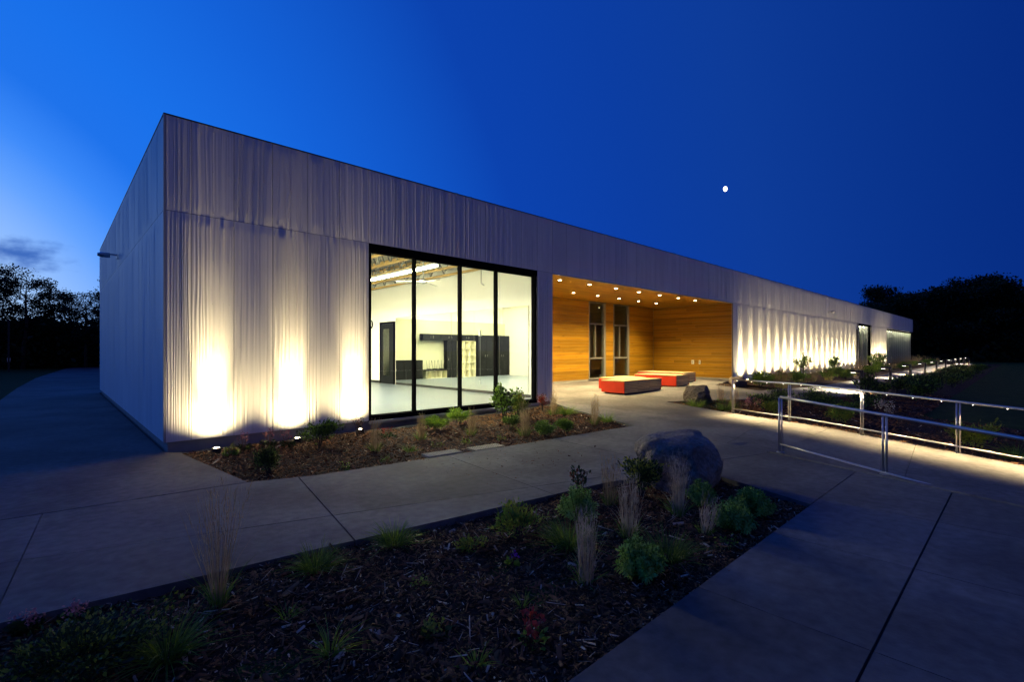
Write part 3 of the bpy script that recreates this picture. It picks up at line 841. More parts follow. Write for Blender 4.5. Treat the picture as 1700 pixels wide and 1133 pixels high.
def board(x0, x1, y0, y1, z0, z1):
    part('wood_board', UB, bld, (x0, y0, z0), 0, (x1 - x0, y1 - y0, z1 - z0))


rows = 26; bh = (PZ - .302) / rows
for r_ in range(rows):
    z0 = .302 + r_ * bh; z1 = z0 + bh - .005
    j = rnd.uniform(11.2, 14.6)
    dy = rnd.uniform(0, .003)
    board(9.135, j - .002, PY - .006 - dy, PY + .022, z0, z1); board(j + .002, 16.14, PY - .008 - dy, PY + .022, z0, z1)
    board(17.39, 18.03, PY - .006 - dy, PY + .022, z0, z1); board(19.34, 21.63, PY - .006 - dy, PY + .022, z0, z1)
    j = rnd.uniform(.9, 3.2)
    board(21.650 - dy, 21.676, .02, j - .002, z0, z1); board(21.648 - dy, 21.676, j + .002, PY - .012, z0, z1)
nb = 29; bd = (PY - .02) / nb
for r_ in range(nb):
    board(9.135, 21.645, .015 + r_ * bd, .015 + (r_ + 1) * bd - .004, PZ + .004 + rnd.uniform(0, .002), PZ + .03)
part('porch_edge_trim', MB().box(9.13, 21.68, -.03, .012, PZ - .01, PZ + .018).box(21.655, 21.685, -.034, .018, .15, PZ - .011).mesh('porch_edge_trim', M['rim']), bld)
lw = MB().box(9.085, 9.128, .02, PY, .05, PZ - .002); part('porch_side_wall', lw.mesh('porch_side_wall', M['panel']), bld)
for a, b in holes:
    f = MB(); z0, z1 = .28, 3.80; y0, y1 = PY - .03, PY + .10
    f.box(a, a + .05, y0, y1, z0, z1); f.box(b - .16, b, y0 - .02, y1, z0, z1); f.box(a + .051, b - .161, y0, y1, z1 - .06, z1); f.box(a + .051, b - .161, y0, y1, z0, z0 + .07)
    wo = f.build('window', M['greyframe'], bld, bevel=.003)
    xl, xr = a + .051, b - .161
    for zz in (1.24, 2.80): MB().box(xl, xr, y0 + .004, y1 - .01, zz - .035, zz + .035).build('transom', M['greyframe'], wo)
    xm = xl + (xr - xl) * .42
    MB().box(xm - .025, xm + .025, y0 + .006, y1 - .01, 1.276, 2.764).build('mullion', M['greyframe'], wo)
    for (p, q, s, t) in ((xl, xr, z0 + .071, 1.204), (xl, xm - .026, 1.276, 2.764), (xm + .026, xr, 1.276, 2.764), (xl, xr, 2.836, z1 - .061)):
        MB().box(p + .001, q - .001, PY + .02, PY + .028, s, t).build('pane', M['glassd'], wo)
# dark room behind the porch windows
dk = MB(); dk.box(9.3, 21.9, 7.5, 7.6, 0, 4.3); dk.box(9.3, 21.9, PY + .17, 7.49, .10, .18)
dk.box(9.13, 9.29, PY + .17, 7.6, .1, 4.3); dk.box(21.83, 21.95, PY + .17, 7.6, .1, 4.3); dk.box(9.3, 21.82, PY + .17, 7.49, 4.2, 4.29)
part('inner_room', dk.mesh('inner_room', M['curtain']), bld)

# ---- far windows
def far_window(a, b, zt, ncol, depth, slats):
    f = MB(); f.box(a, a + .09, -.02, .16, .2, zt); f.box(b - .09, b, -.02, .16, .2, zt); f.box(a + .091, b - .091, -.02, .16, zt - .16, zt); f.box(a + .091, b - .091, -.02, .16, .12, .30)
    wo = f.build('window', M['frame'], bld)
    for i in range(ncol):
        x0 = a + .09 + (b - a - .18) * i / ncol; x1 = a + .09 + (b - a - .18) * (i + 1) / ncol
        if i: MB().box(x0 - .05, x0 + .05, -.015, .15, .301, zt - .161).build('mullion', M['greyframe'], wo)
        MB().box(x0 + (.051 if i else .001), x1 - (.051 if i < ncol - 1 else .001), .06, .068, .302, zt - .162).build('pane', M['glass'], wo)
    n = int((b - a) * slats)
    c = MB(); V = []; F = []
    for i in range(n + 1):
        x = a + (b - a) * i / n; y = depth + (.09 if i % 2 else 0)
        V += [(x, y, .25), (x, y, zt - .55)]
    for i in range(n): F.append((2 * i, 2 * i + 2, 2 * i + 3, 2 * i + 1))
    c.add(V, F).build('curtain', M['curtain'], wo)
    MB().box(a + .1, b - .1, depth - .16, depth - .10, zt - .24, zt - .18).build('strip_lamp', M['ftube'], wo)
    rb = MB(); rb.box(a, b, 2.2, 2.3, .1, 4.0); rb.box(a, b, .3, 2.19, 4.0, 4.1); rb.box(a, b, .3, 2.19, .1, .2); rb.box(a - .1, a - .001, .26, 2.3, .1, 4.1); rb.box(b + .001, b + .1, .26, 2.3, .1, 4.1)
    rb.build('window_bay', M['white'], wo)


far_window(46.8, 51.2, 3.82, 3, .40, 3.0)
far_window(58.4, 74.5, 3.74, 13, .36, 1.8)
dp = MB().tube([(45.75, -.09, .15), (45.75, -.09, 3.3)], .05, 8).build('downpipe', M['dark'], bld)

# recessed downlights in the soffit
dn = 0
for row, (yy, x0, n) in enumerate(((.63, 10.2, 7), (2.47, 10.1, 7))):
    for i in range(n):
        x = x0 + 1.51 * i
        e = empty('downlight', (x, yy, PZ + .003), '%s round downlight from the window end in the %s row of the porch soffit' % (ORD[i], 'front' if row == 0 else 'rear'), 'downlight', 'downlights in the porch soffit')
        MB().lathe((0, 0, -.012), [(.065, 0), (.08, .004), (.08, .011)], 18).build('trim_ring', M['rim'], e)
        MB().lathe((0, 0, -.016), [(.05, 0), (.055, .003)], 18).build('lens', M['dlens'], e)
        spot('downlight_beam', e, (0, 0, -.03), (0, 0, -1), DOWN_W, 126, .9, (1, .76, .36), .06)

# sconce, cover plates and flood lights on the walls
sq = empty('wall_sconce', (9.13, .85, 2.85), 'small white sconce on the porch side of the corner pier', 'wall light')
MB().box(0, .03, -.06, .06, -.05, .05).build('back_plate', M['plate'], sq, bevel=.006); MB().lathe((.16, 0, -.08), [(.11, 0), (.10, .03), (.03, .11)], 14).build('shade', M['plate'], sq); MB().tube([(.03, 0, .02), (.16, 0, .03)], .015, 8).build('arm', M['plate'], sq)
for yy, sz, lb in ((1.90, .065, 'larger white outlet cover on the porch end wall'), (1.55, .04, 'smaller white outlet cover on the porch end wall')):
    ov = empty('outlet_cover', (21.646, yy, 1.02), lb, 'outlet')
    MB().box(-.04, 0, -sz, sz, -.10, .10).build('cover', M['plate'], ov, bevel=.01); MB().box(-.046, -.041, -sz * .6, sz * .6, -.05, .05).build('lid', M['rim'], ov)


def flood(loc, rz, label):
    e = empty('wall_floodlight', loc, label, 'wall light', rz=rz); e.scale = (.8, .68, .9)
    MB().box(-.07, .07, -.03, -.002, -.10, .06).build('back_plate', M['rim'], e, bevel=.008)
    MB().tube([(0, -.03, .02), (0, -.16, .03), (0, -.26, .02)], .022, 8).build('arm', M['rim'], e)
    h = MB(); V = []
    prof = [(-.22, .06, .05), (-.30, .12, .06), (-.50, .13, .055), (-.60, .07, .035)]
    for y, wx, hz in prof:
        for k in range(10):
            t = 2 * math.pi * k / 10; V.append((wx * math.cos(t), y, 1.25 * hz * math.sin(t) - .005))
    F = [(i * 10 + k, i * 10 + (k + 1) % 10, (i + 1) * 10 + (k + 1) % 10, (i + 1) * 10 + k) for i in range(3) for k in range(10)] + [tuple(range(9, -1, -1)), tuple(range(30, 40))]
    h.add(V, F).build('lamp_head', M['rim'], e, smooth=True)
    MB().box(-.08, .08, -.54, -.30, -.052, -.040).build('lens', M['plate'], e)


flood((-.045, 7.3, 4.12), -math.pi / 2, 'grey unlit floodlight on an arm high on the blue-lit side wall')
flood((37.6, -.045, 4.25), 0, 'pale unlit floodlight high on the uplit far facade')

# ------------------------------------------------------------------ uplights along the walls
def uplight(x, y, label, group, pw=1.0):
    z = ZA(x, y) if x < 9 else ZD(x, y)
    e = empty('uplight', (x, y, z - .02), label, 'uplight', group)
    MB().lathe((0, 0, 0), [(.055, 0), (.07, .02), (.07, .085), (.062, .09)], 14).build('housing', M['dark'], e, smooth=False)
    MB().lathe((0, 0, .089), [(.040, 0), (.036, .008)], 14).build('lens', M['lens'], e)
    MB().tube([(0, -.07, .06), (0, -.085, .10), (0, -.03, .115)], .008, 5).build('shield', M['dark'], e)
    spot('uplight_beam', e, (0, 0, .115), (0, .275, 1), UP_W * pw * (1.05 if pw < 1.2 else 1.5), 27 if pw < 1.2 else 24, 1.0, WARM, .06)
    d = bpy.data.lights.new('uplight_spill', 'SPOT'); d.energy = UP_W * (.17 if pw < 1.2 else .19) * pw; d.spot_size = R(140); d.spot_blend = 1.0; d.color = WARM; d.shadow_soft_size = .04
    o = bpy.data.objects.new('uplight_spill', d); COL.objects.link(o); o.parent = e; o.location = (0, 0, .115); o.rotation_euler = Vector((0, .12, 1)).to_track_quat('-Z', 'Y').to_euler()
    spot('uplight_glow', e, (0, 0, .118), (0, .50, 1), UP_W * .06 * pw, 58, 1.0, WARM, .04)


for i, x in enumerate((.63, 1.90, 3.10)):
    uplight(x, -.36, ('lit ground uplight nearest the building corner', 'lit ground uplight between the dark shrub and the green shrub', 'lit ground uplight beside the big window')[i], 'uplights in the near bed')
fx = [22.52 + 1.24 * i for i in range(20)]
for i, x in enumerate(fx): uplight(x, -.36, '%s ground uplight from the porch along the far facade' % ORD[i], 'uplights along the far facade', 1.5)
for i in range(6): uplight(51.6 + 1.2 * i, -.36, '%s ground uplight beyond the far doorway' % ORD[i], 'uplights beyond the far doorway', 1.5)

# ------------------------------------------------------------------ benches in the porch
TOPB = MB().box(0, 1, 0, 1, 0, 1).mesh('top_board', M['benchtop'])
SLAT = MB().box(0, 1, 0, 1, 0, 1).mesh('slat', M['benchwood'])


def bench(blocks, label):
    x0 = min(b[0] for b in blocks); y0 = min(b[2] for b in blocks)
    zg = gz((x0 + blocks[0][1]) / 2, max(-.4, y0 + .4)) + .002
    e = empty('slatted_bench', (x0, y0, zg - .0), label, 'bench', 'red and wood benches in the porch')
    for (a, b, c, d) in blocks:
        a -= x0; b -= x0; c -= y0; d -= y0
        MB().box(a + .08, b - .08, c + .08, d - .08, 0, .06).build('plinth', M['black'], e)
        MB().box(a + .02, b - .02, c + .045, d - .045, .062, .385).build('core', M['black'], e)
        MB().box(a, a + .018, c + .01, d - .01, .03, .395).build('end_panel', M['red'], e)
        MB().box(b - .018, b, c + .01, d - .01, .03, .395).build('end_panel', M['red'], e)
        h = .365 / 7
        for i in range(7):
            step = .10 if i == 0 else (.04 if i == 1 else 0)
            for ys in (c, d - .04):
                seg = max(1, round((b - a) / .8)); 
                for k in range(seg):
                    p = a + .021 + (b - a - .042) * k / seg; q = a + .021 + (b - a - .042) * (k + 1) / seg - .005 - (step if k == seg - 1 else 0)
                    part('slat', SLAT, e, (p, ys + rnd.uniform(0, .004), .03 + i * h), 0, (q - p, .04, h - .013))
        n = max(4, round((d - c) / .11))
        for i in range(n):
            part('top_board', TOPB, e, (a - .005, c + (d - c) * i / n, .397), 0, (b - a + .01, (d - c) / n - .006, .032))
    return e


bench([(12.12, 14.45, -.46, .46), (13.25, 14.95, .47, 1.40)], 'large stepped bench with red end panels nearest the window side')
bench([(15.72, 16.75, -.36, 1.45)], 'middle bench with red end panel and slatted wood front')
bench([(17.85, 18.95, .45, 2.65)], 'rear bench of dark slatted wood close to the porch end wall')

# ------------------------------------------------------------------ handrails
def rail(name, P0, s0, s1, posts, zt, zb, zg, label, leds=None, inward=None):
    e = empty(name, (P0.x, P0.y, zg(P0.x, P0.y)), label, 'handrail'); o = Vector(e.location)
    P = lambda s, z: Vector((P0.x + RAILD.x * s, P0.y + RAILD.y * s, z)) - o
    ss = [s0 + (s1 - s0) * i / 8 for i in range(9)]
    MB().tube([P(s, zt(s)) for s in ss], .021, 12).build('top_rail', M['steel'], e, smooth=True)
    MB().tube([P(s, zb(s)) for s in ss], .0155, 10).build('bottom_rail', M['steel'], e, smooth=True)
    for s in posts:
        w = P(s, 0) + o; g = zg(w.x, w.y)
        n = Vector((-RAILD.y, RAILD.x))
        m = MB()
        for q in (-.022, .022):
            m.tube([P(s, g) + Vector((*RAILD, 0)) * q, P(s, zt(s) - .01) + Vector((*RAILD, 0)) * q], .013, 8)
        pp = m.build('post', M['steel'], e, smooth=True)
        MB().lathe(tuple(P(s, g)), [(.055, .0), (.055, .008), (.03, .012)], 14).build('base_plate', M['steel'], pp)
    if leds:
        for s in leds:
            p = P(s, zt(s) - .026)
            MB().lathe(tuple(p), [(.006, -.005), (.008, 0), (.008, .006)], 10).build('led_light', M['led'], e)
            spot('led_beam', e, tuple(p + Vector((0, 0, -.012))), (inward.x * .32, inward.y * .32, -1), LED_W, 92, .95, (1, .74, .36), .012)
    return e


NIN = Vector((RAILD.y, -RAILD.x))              # from the far rail towards the ramp
rail('handrail', Vector((6.89, -6.74)), 0, 4.4, (0.0, 1.46, 2.95, 4.4), lambda s: .875 - .068 * s, lambda s: .145 - .072 * s, lambda x, y: .018, 'unlit stainless steel handrail standing on the kerb, nearest the camera')
zr = lambda s: gz(Q0.x + RAILD.x * s - .02, Q0.y + RAILD.y * s)
rail('handrail', Q0, 0, 7.4, (0.0, 1.53, 3.05, 4.55, 6.05, 7.4), lambda s: zr(s) + .86, lambda s: zr(s) + .12, lambda x, y: gz(x - .02, y) - .03, 'stainless steel handrail with small lamps under its top rail, beyond the ramp',
     leds=[.12 + .42 * i for i in range(17)], inward=NIN)

# ------------------------------------------------------------------ bollard lamps along the path
def bollard(x, y, label, grp='bollard lamps along the path', z=None):
    zz = (gz(x, y) - .05) if z is None else z
    e = empty('bollard_lamp', (x, y, zz), label, 'bollard lamp', grp)
    MB().box(-.055, .055, -.055, .055, 0, .88).build('post', M['dark'], e, bevel=.006)
    MB().box(-.055, .055, .056, .34, .79, .88).build('lamp_head', M['dark'], e, bevel=.006)
    MB().box(-.04, .04, .20, .335, .777, .789).build('lens', M['bolens'], e)
    spot('bollard_beam', e, (0, .23, .765), (0, .25, -1), BOL_W, 140, .6, (1, .86, .58), .05)


bx = [21.2, 27.0, 32.8, 38.6, 44.4, 50.2, 56.0, 61.8, 67.6, 73.4]
for i, x in enumerate(bx): bollard(x, -5.06, '%s dark bollard lamp from the porch along the path' % ORD[i])
bollard(88, -17, 'lone bollard lamp far out on the dark lawn', 'bollard lamp on the lawn', -.07)
bn = empty('path_bench', (71.5, -3.75, 0), 'low pale bench at the far end of the path', 'bench')
MB().box(-2.2, 2.2, -.3, .3, .40, .48).build('seat', M['concrete'], bn)
for x in (-1.8, 1.8): MB().box(x - .12, x + .12, -.25, .25, -.01, .399).build('leg', M['dark'], bn)

# ------------------------------------------------------------------ boulders
def boulder(x, y, sx, sy, sz, rz, seed, label, m='rock', flat=.75, sub=5):
    bm = bmesh.new(); bmesh.ops.create_icosphere(bm, subdivisions=sub, radius=1.0)
    r = random.Random(seed)
    cuts = [(Vector((r.gauss(0, 1), r.gauss(0, 1), r.gauss(.1, .8))).normalized(), r.uniform(.72, .97)) for _ in range(13)] + [(Vector((.05, .1, 1)).normalized(), flat)]
    for v in bm.verts:
        p = v.co.copy()
        for n, d in cuts:
            k = p.dot(n)
            if k > d: p -= n * (k - d) * .95
        q = p * 2.2 + Vector((seed * 3.1, seed, 0))
        nn = float(vnoise(q.x + q.z * .7, q.y - q.z * .9)) * .05 + float(vnoise(q.x * 3 + q.z * 2, q.y * 3 + q.z)) * .034 + float(vnoise(q.x * 8 + q.z * 7, q.y * 8 - q.z * 5)) * .014
        nn -= .035 * max(0., 1 - 9 * abs(float(vnoise(q.x * 1.4 + q.z * 1.1 + 50, q.y * 1.4 - q.z + 9))))
        p *= 1 + nn
        v.co = Vector((p.x * sx, p.y * sy, p.z * sz))
    me = bpy.data.meshes.new('boulder'); bm.to_mesh(me); bm.free(); me.materials.append(M[m])
    me.polygons.foreach_set('use_smooth', [True] * len(me.polygons))
    o = obj('boulder', me, None, (x, y, gz(x, y) + sz * .55 - .04)); o.rotation_euler.z = rz
    return tag(o, label, 'boulder')


boulder(4.30, -6.38, .62, .52, .47, .5, 5, 'large rounded grey boulder at the back corner of the foreground bed', flat=.74)
boulder(12.75, -2.62, .62, .42, .40, .3, 9, 'smaller angular grey boulder at the tip of the bed beside the plaza', 'rockd', .7)
boulder(18.9, -1.35, .55, .36, .30, .2, 14, 'small tan boulder beside the porch end wall', 'rockb', .7, 4)


# ------------------------------------------------------------------ tactile pads in the near bed
def pad(x, y, rz, label):
    e = empty('access_cover', (x, y, gz(x, y) - .028), label, 'cover', rz=rz)
    MB().box(-.30, .30, -.13, .13, 0, .03).build('plate', M['pad'], e, bevel=.004)
    d = MB()
    for i in range(12):
        for j in range(5):
            d.lathe((-.275 + i * .05, -.10 + j * .05, .030), [(.016, 0), (.012, .006), (.005, .008)], 6)
    o = d.build('raised_dots', M['pad'], e); o['kind'] = 'stuff'


pad(3.12, -3.10, -.08, 'pale textured cover plate closest to the building corner at the edge of the walkway')
pad(3.92, -3.20, -.08, 'pale textured cover plate farther along the edge of the walkway')


# ------------------------------------------------------------------ plants
def strips(base, d0, length, width, droop, segs, r, taper=True):
    """n tapering bent ribbons. base (n,3), d0 (n,3) start direction"""
    n = len(base); t = np.linspace(0, 1, segs + 1)
    side = np.cross(d0, r.normal(size=(n, 3))); side /= np.linalg.norm(side, axis=1)[:, None] + 1e-9
    V = np.empty((n, segs + 1, 2, 3))
    hz = d0.copy(); hz[:, 2] = 0; hz /= np.linalg.norm(hz, axis=1)[:, None] + 1e-6
    for i, tt in enumerate(t):
        c = base + d0 * (length * tt)[:, None] + (hz * (droop * length * tt ** 2 * .6)[:, None]) - np.array([0, 0, 1.0]) * (droop * length * tt ** 2.2 * .55)[:, None]
        w = width * ((1 - tt) ** .7 if taper else 1) + .0004
        V[:, i, 0] = c - side * (w / 2)[:, None]; V[:, i, 1] = c + side * (w / 2)[:, None]
    o = (np.arange(n) * (segs + 1) * 2)[:, None, None]
    k = (np.arange(segs) * 2)[None, :, None]
    F = (o + k + np.array([0, 1, 3, 2])[None, None, :]).reshape(-1, 4)
    return V.reshape(-1, 3), F


def leaves(pos, d, size, r, ratio=.5, fold=.25):
    """pointed folded leaves. pos (n,3), d (n,3) leaf direction, size (n,)"""
    n = len(pos); d = d / (np.linalg.norm(d, axis=1)[:, None] + 1e-9)
    s = np.cross(d, r.normal(size=(n, 3)) * .6 + np.array([0, 0, 1.0])); s /= np.linalg.norm(s, axis=1)[:, None] + 1e-9
    u = np.cross(s, d)
    V = np.empty((n, 6, 3)); L = size[:, None]; W = L * ratio * .5
    V[:, 0] = pos; V[:, 1] = pos + d * L * .45 + s * W + u * L * fold * .3; V[:, 2] = pos + d * L * .8 + s * W * .55 + u * L * fold * .1
    V[:, 3] = pos + d * L - u * L * .08; V[:, 4] = pos + d * L * .45 - s * W + u * L * fold * .3; V[:, 5] = pos + d * L * .8 - s * W * .55 + u * L * fold * .1
    o = np.arange(n)[:, None] * 6
    F = np.concatenate([o + np.array([[0, 1, 2, 3]]), o + np.array([[0, 3, 5, 4]])], 1).reshape(-1, 4)
    return V.reshape(-1, 3), F


def unit(a): return a / (np.linalg.norm(a, axis=1)[:, None] + 1e-9)


def dirs(n, r, lean, lo=0.0):
    th = r.uniform(0, 2 * np.pi, n); a = np.abs(r.normal(0, lean, n)) + lo
    return np.stack([np.sin(a) * np.cos(th), np.sin(a) * np.sin(th), np.cos(a)], -1), th


def zat(x, y):
    for poly, f in ((BED_A, ZA), (BED_B, ZB), (BED_C, ZC), (BED_D, ZD)):
        if bool(inside(poly, np.array([x]), np.array([y]))[0]): return f(x, y) - .01
    return gz(x, y) - .03


def reed_meshes(h, n, spread, seed, lean=.05, pale=False, tilt=(0, 0), green=60):
    r = np.random.default_rng(seed)
    d, th = dirs(n, r, lean * 1.5); d[:, 0] += tilt[0]; d[:, 1] += tilt[1]; d = unit(d)
    rad = spread * np.sqrt(r.random(n)); b = np.stack([rad * np.cos(th), rad * np.sin(th), np.zeros(n)], -1)
    ln = r.uniform(.42, 1.0, n) ** .8
    V1, F1 = strips(b, d, h * ln, np.full(n, .0046), np.where(r.random(n) < .14, r.uniform(.3, .9, n), r.uniform(0, .16, n)), 5, r)
    # feathery seed heads along the upper stalks
    m = n * 4; k = r.integers(0, n, m); t = r.uniform(.55, 1.0, m) * ln[k]
    p = b[k] + d[k] * (h * t)[:, None]; dd = unit(d[k] + r.normal(0, .16, (m, 3)))
    V2, F2 = strips(p, dd, np.full(m, .05) * r.uniform(.6, 1.4, m), np.full(m, .0038), np.full(m, .1), 2, r)
    st = fast_mesh('stalks', np.concatenate([V1, V2]), np.concatenate([F1, F2 + len(V1)]), [M['g_reedpale' if pale else 'g_reed']])
    d, th = dirs(green, r, .34, .05); rad = spread * 1.1 * np.sqrt(r.random(green)); b = np.stack([rad * np.cos(th), rad * np.sin(th), np.zeros(green)], -1)
    V, F = strips(b, d, h * r.uniform(.22, .46, green), np.full(green, .0065), r.uniform(.1, .6, green), 4, r)
    bl = fast_mesh('blades', V, F, [M['g_blade'], M['g_lime']], np.repeat(r.random(green) < .3, 4).astype(int))
    return st, bl


def reed(x, y, h, label, seed, n=90, spread=.07, lean=.05, pale=False, tilt=(0, 0), group=None, green=70):
    e = empty('feather_reed_grass', (x, y, zat(x, y)), label, 'grass', group)
    st, bl = reed_meshes(h, n, spread, seed, lean, pale, tilt, green)
    obj('stalks', st, e); obj('blades', bl, e); return e


def clump(x, y, h, w, label, seed, n=260, m='blade', m2='lime', group=None, wide=.006):
    e = empty('grass_clump', (x, y, zat(x, y)), label, 'grass', group); r = np.random.default_rng(seed)
    d, th = dirs(n, r, .55, .05); rad = w * .25 * np.sqrt(r.random(n)); b = np.stack([rad * np.cos(th), rad * np.sin(th), np.zeros(n)], -1)
    V, F = strips(b, d, h * r.uniform(.6, 1.25, n), np.full(n, wide), r.uniform(.2, 1.0, n), 5, r)
    obj('blades', fast_mesh('blades', V, F, [M['g_' + m], M['g_' + m2]], np.repeat(r.random(n) < .25, 5).astype(int)), e); return e


def shrub_meshes(w, dpt, h, n, ls, seed, m='leaf', m2='dark', stems=9, up=.5, ratio=.55, low=.12, lumps=5):
    r = np.random.default_rng(seed)
    tips = []
    sm = MB()
    for i in range(stems):
        a = r.uniform(0, 2 * np.pi); q = np.sqrt(r.random()) * .8; zt = h * r.uniform(.6, .98) * (1 - .35 * q * q)
        p = Vector((w / 2 * q * math.cos(a), dpt / 2 * q * math.sin(a), zt)); mid = Vector((p.x * .35, p.y * .35, zt * .5)); tips.append(p)
        rr = max(.004, h * .012)
        sm.tube([(p.x * .06, p.y * .06, -.02), mid, p], [rr, rr * .7, rr * .3], 5)
        for _ in range(2):
            t = r.uniform(.4, .9); s0 = mid.lerp(p, t); s1 = s0 + Vector((r.normal(0, w * .13), r.normal(0, dpt * .13), r.uniform(.02, .16) * h)); sm.tube([s0, s1], [rr * .4, rr * .2], 4); tips.append(s1)
    T = np.array([tuple(t) for t in tips]); k = r.integers(0, len(T), n)
    base = np.array([T[:, 0] * .3, T[:, 1] * .3, T[:, 2] * .4]).T
    t = np.clip(r.beta(2.6, 1.1, n), 0, 1)[:, None]
    pos = base[k] * (1 - t) + T[k] * t + r.normal(0, 1, (n, 3)) * np.array([w * .075, dpt * .075, h * .055])
    pos[:, 2] = np.maximum(pos[:, 2], h * low * r.random(n))
    d = unit(unit(pos - np.array([0, 0, h * .35])) + r.normal(0, .55, (n, 3)) + np.array([0, 0, up]))
    V, F = leaves(pos, d, ls * r.uniform(.6, 1.3, n), r, ratio)
    return sm.mesh('stems', M['bark']), fast_mesh('leaves', V, F, [M['g_' + m], M['g_' + m2]], np.repeat(r.random(n) < .35, 2).astype(int))


def shrub(x, y, w, h, label, seed, n=900, ls=.05, m='leaf', m2='dark', dpt=None, group=None, name='leafy_shrub', **kw):
    e = empty(name, (x, y, zat(x, y)), label, 'shrub', group)
    s, l = shrub_meshes(w, dpt or w, h, n, ls, seed, m, m2, **kw); obj('stems', s, e); obj('leaves', l, e); return e


def spurge(x, y, w, h, label, seed, stems=46):
    """rounded blue-green mound: stems set with whorls of leaves, rosettes at the tips"""
    e = empty('spurge_plant', (x, y, zat(x, y)), label, 'plant'); r = np.random.default_rng(seed)
    P, D, S, C = [], [], [], []
    sm = MB()
    for i in range(stems):
        a = r.uniform(0, 2 * np.pi); q = np.sqrt((i + .5) / stems)
        tip = np.array([w / 2 * q * np.cos(a), w / 2 * q * np.sin(a), h * (1 - .62 * q * q) * r.uniform(.86, 1.08)])
        b = tip * np.array([.12, .12, 0]); ax = unit((tip - b)[None])[0]
        sm.tube([tuple(b), tuple(b * .4 + tip * .6 + np.array([0, 0, -.01])), tuple(tip)], .004, 4)
        nl = 34
        for j in range(nl):
            t = .35 + .65 * (j / nl) ** .8; p = b + (tip - b) * t; an = j * 2.4
            o = np.cross(ax, [np.cos(an), np.sin(an), .3]); o /= np.linalg.norm(o) + 1e-9
            P.append(p); D.append(o * (1.0 if t < .9 else .7) + ax * (.35 if t < .9 else .75)); S.append(.045 * r.uniform(.7, 1.2) * (1 if t < .93 else .8)); C.append(1 if t > .86 and q < .95 else 0)
    V, F = leaves(np.array(P), np.array(D), np.array(S), r, .36, .2)
    obj('stems', sm.mesh('stems', M['g_leaf']), e)
    obj('leaves', fast_mesh('leaves', V, F, [M['g_blue'], M['g_leaf']], np.repeat((np.array(C) > 0) & (r.random(len(C)) < .5), 2).astype(int)), e); return e


def flower(x, y, h, label, seed, m='pink', stems=9, spread=.1, leafm='dark', fs=.018, name='flowering_plant', bud=14, leafn=60, ls=.06):
    e = empty(name, (x, y, zat(x, y)), label, 'flower'); r = np.random.default_rng(seed); sm = MB(); P, D, S = [], [], []
    for i in range(stems):
        a = r.uniform(0, 2 * np.pi); q = spread * r.uniform(.3, 1); tip = Vector((q * math.cos(a), q * math.sin(a), h * r.uniform(.6, 1)))
        sm.tube([(tip.x * .1, tip.y * .1, -.02), tip * .55 + Vector((0, 0, h * .05)), tip], .0022, 4)
        for j in range(bud):
            P.append(np.array(tip) + r.normal(0, .014, 3) * np.array([1, 1, 1.5]) * max(1, h / .25)); D.append(r.normal(0, 1, 3) + np.array([0, 0, .4])); S.append(fs * r.uniform(.7, 1.3))
    obj('stems', sm.mesh('stems', M['g_rust']), e)
    V, F = leaves(np.array(P), np.array(D), np.array(S), r, .8, .3); tag(obj('petals', fast_mesh('petals', V, F, [M['g_' + m]]), e), kind='stuff')
    n = leafn; d, th = dirs(n, r, .5, .5); rad = spread * np.sqrt(r.random(n)); p = np.stack([rad * np.cos(th), rad * np.sin(th), r.uniform(0, h * .3, n)], -1)
    V, F = leaves(p, d, ls * r.uniform(.6, 1.2, n), r, .8, .2); obj('leaves', fast_mesh('leaves', V, F, [M['g_' + leafm]]), e); return e


# -- the bed under the big window
shrub(.80, -2.42, .46, .42, 'dark low shrub in front of the uplights nearest the building corner', 21, 1500, .034, 'dark', 'blade')
shrub(1.95, -1.22, .72, .52, 'spreading green shrub against the bright uplit panels', 22, 1500, .042, 'leaf', 'dark', dpt=.5)
shrub(2.86, -.72, .26, .46, 'thin twiggy shrub beside the window jamb uplight', 23, 190, .03, 'rust', 'dark', stems=7)
reed(2.50, -2.12, .56, 'dry reed grass tuft in front of the window jamb', 24, 80, .06)
reed(3.62, -1.72, .50, 'dry reed grass tuft below the first window pane', 25, 80, .06)
clump(2.90, -2.48, .16, .2, 'small green tuft between the reed grass and the first cover plate', 26, 90, 'leaf', 'lime')
shrub(4.35, -1.20, .62, .34, 'bright green low shrub below the second window pane', 27, 1500, .040, 'leaf', 'lime')
shrub(4.98, -1.02, .60, .38, 'bright green bushy shrub between two reed tufts below the window', 28, 1500, .040, 'leaf', 'lime')
reed(4.50, -2.10, .56, 'dry reed grass tuft below the second mullion', 29, 80, .06)
shrub(5.95, -1.42, .60, .92, 'tallest leafy shrub in front of the last window pane', 30, 700, .075, 'leaf', 'dark', stems=10, ratio=.62)
shrub(6.50, -1.28, .58, .66, 'yellow-green rounded shrub at the end of the big window', 31, 1600, .040, 'yell', 'leaf')
shrub(5.50, -2.12, .44, .34, 'dark green mound under the tallest leafy shrub', 32, 1300, .035, 'blade', 'dark')
reed(5.25, -2.78, .70, 'tall dry reed grass in front of the yellow-green shrub', 33, 100, .075)
shrub(5.45, -3.15, .48, .32, 'compact green shrub at the walkway edge, window side of the pair', 34, 1700, .034, 'leaf', 'blade')
shrub(5.92, -3.28, .42, .30, 'compact green shrub at the walkway edge, plaza side of the pair', 35, 1500, .034, 'leaf', 'blade')
clump(7.85, -1.62, .34, .4, 'bright green grass clump beside the porch pier', 36, 300, 'leaf', 'lime')
reed(7.62, -1.40, .72, 'dry reed grass next to the porch pier', 37, 90, .06)
shrub(7.95, -.72, .34, .48, 'reddish leafy shrub at the foot of the porch pier', 38, 420, .04, 'rust', 'red')
reed(7.22, -2.95, .66, 'dry reed grass near the tip of the window bed', 39, 90, .06)
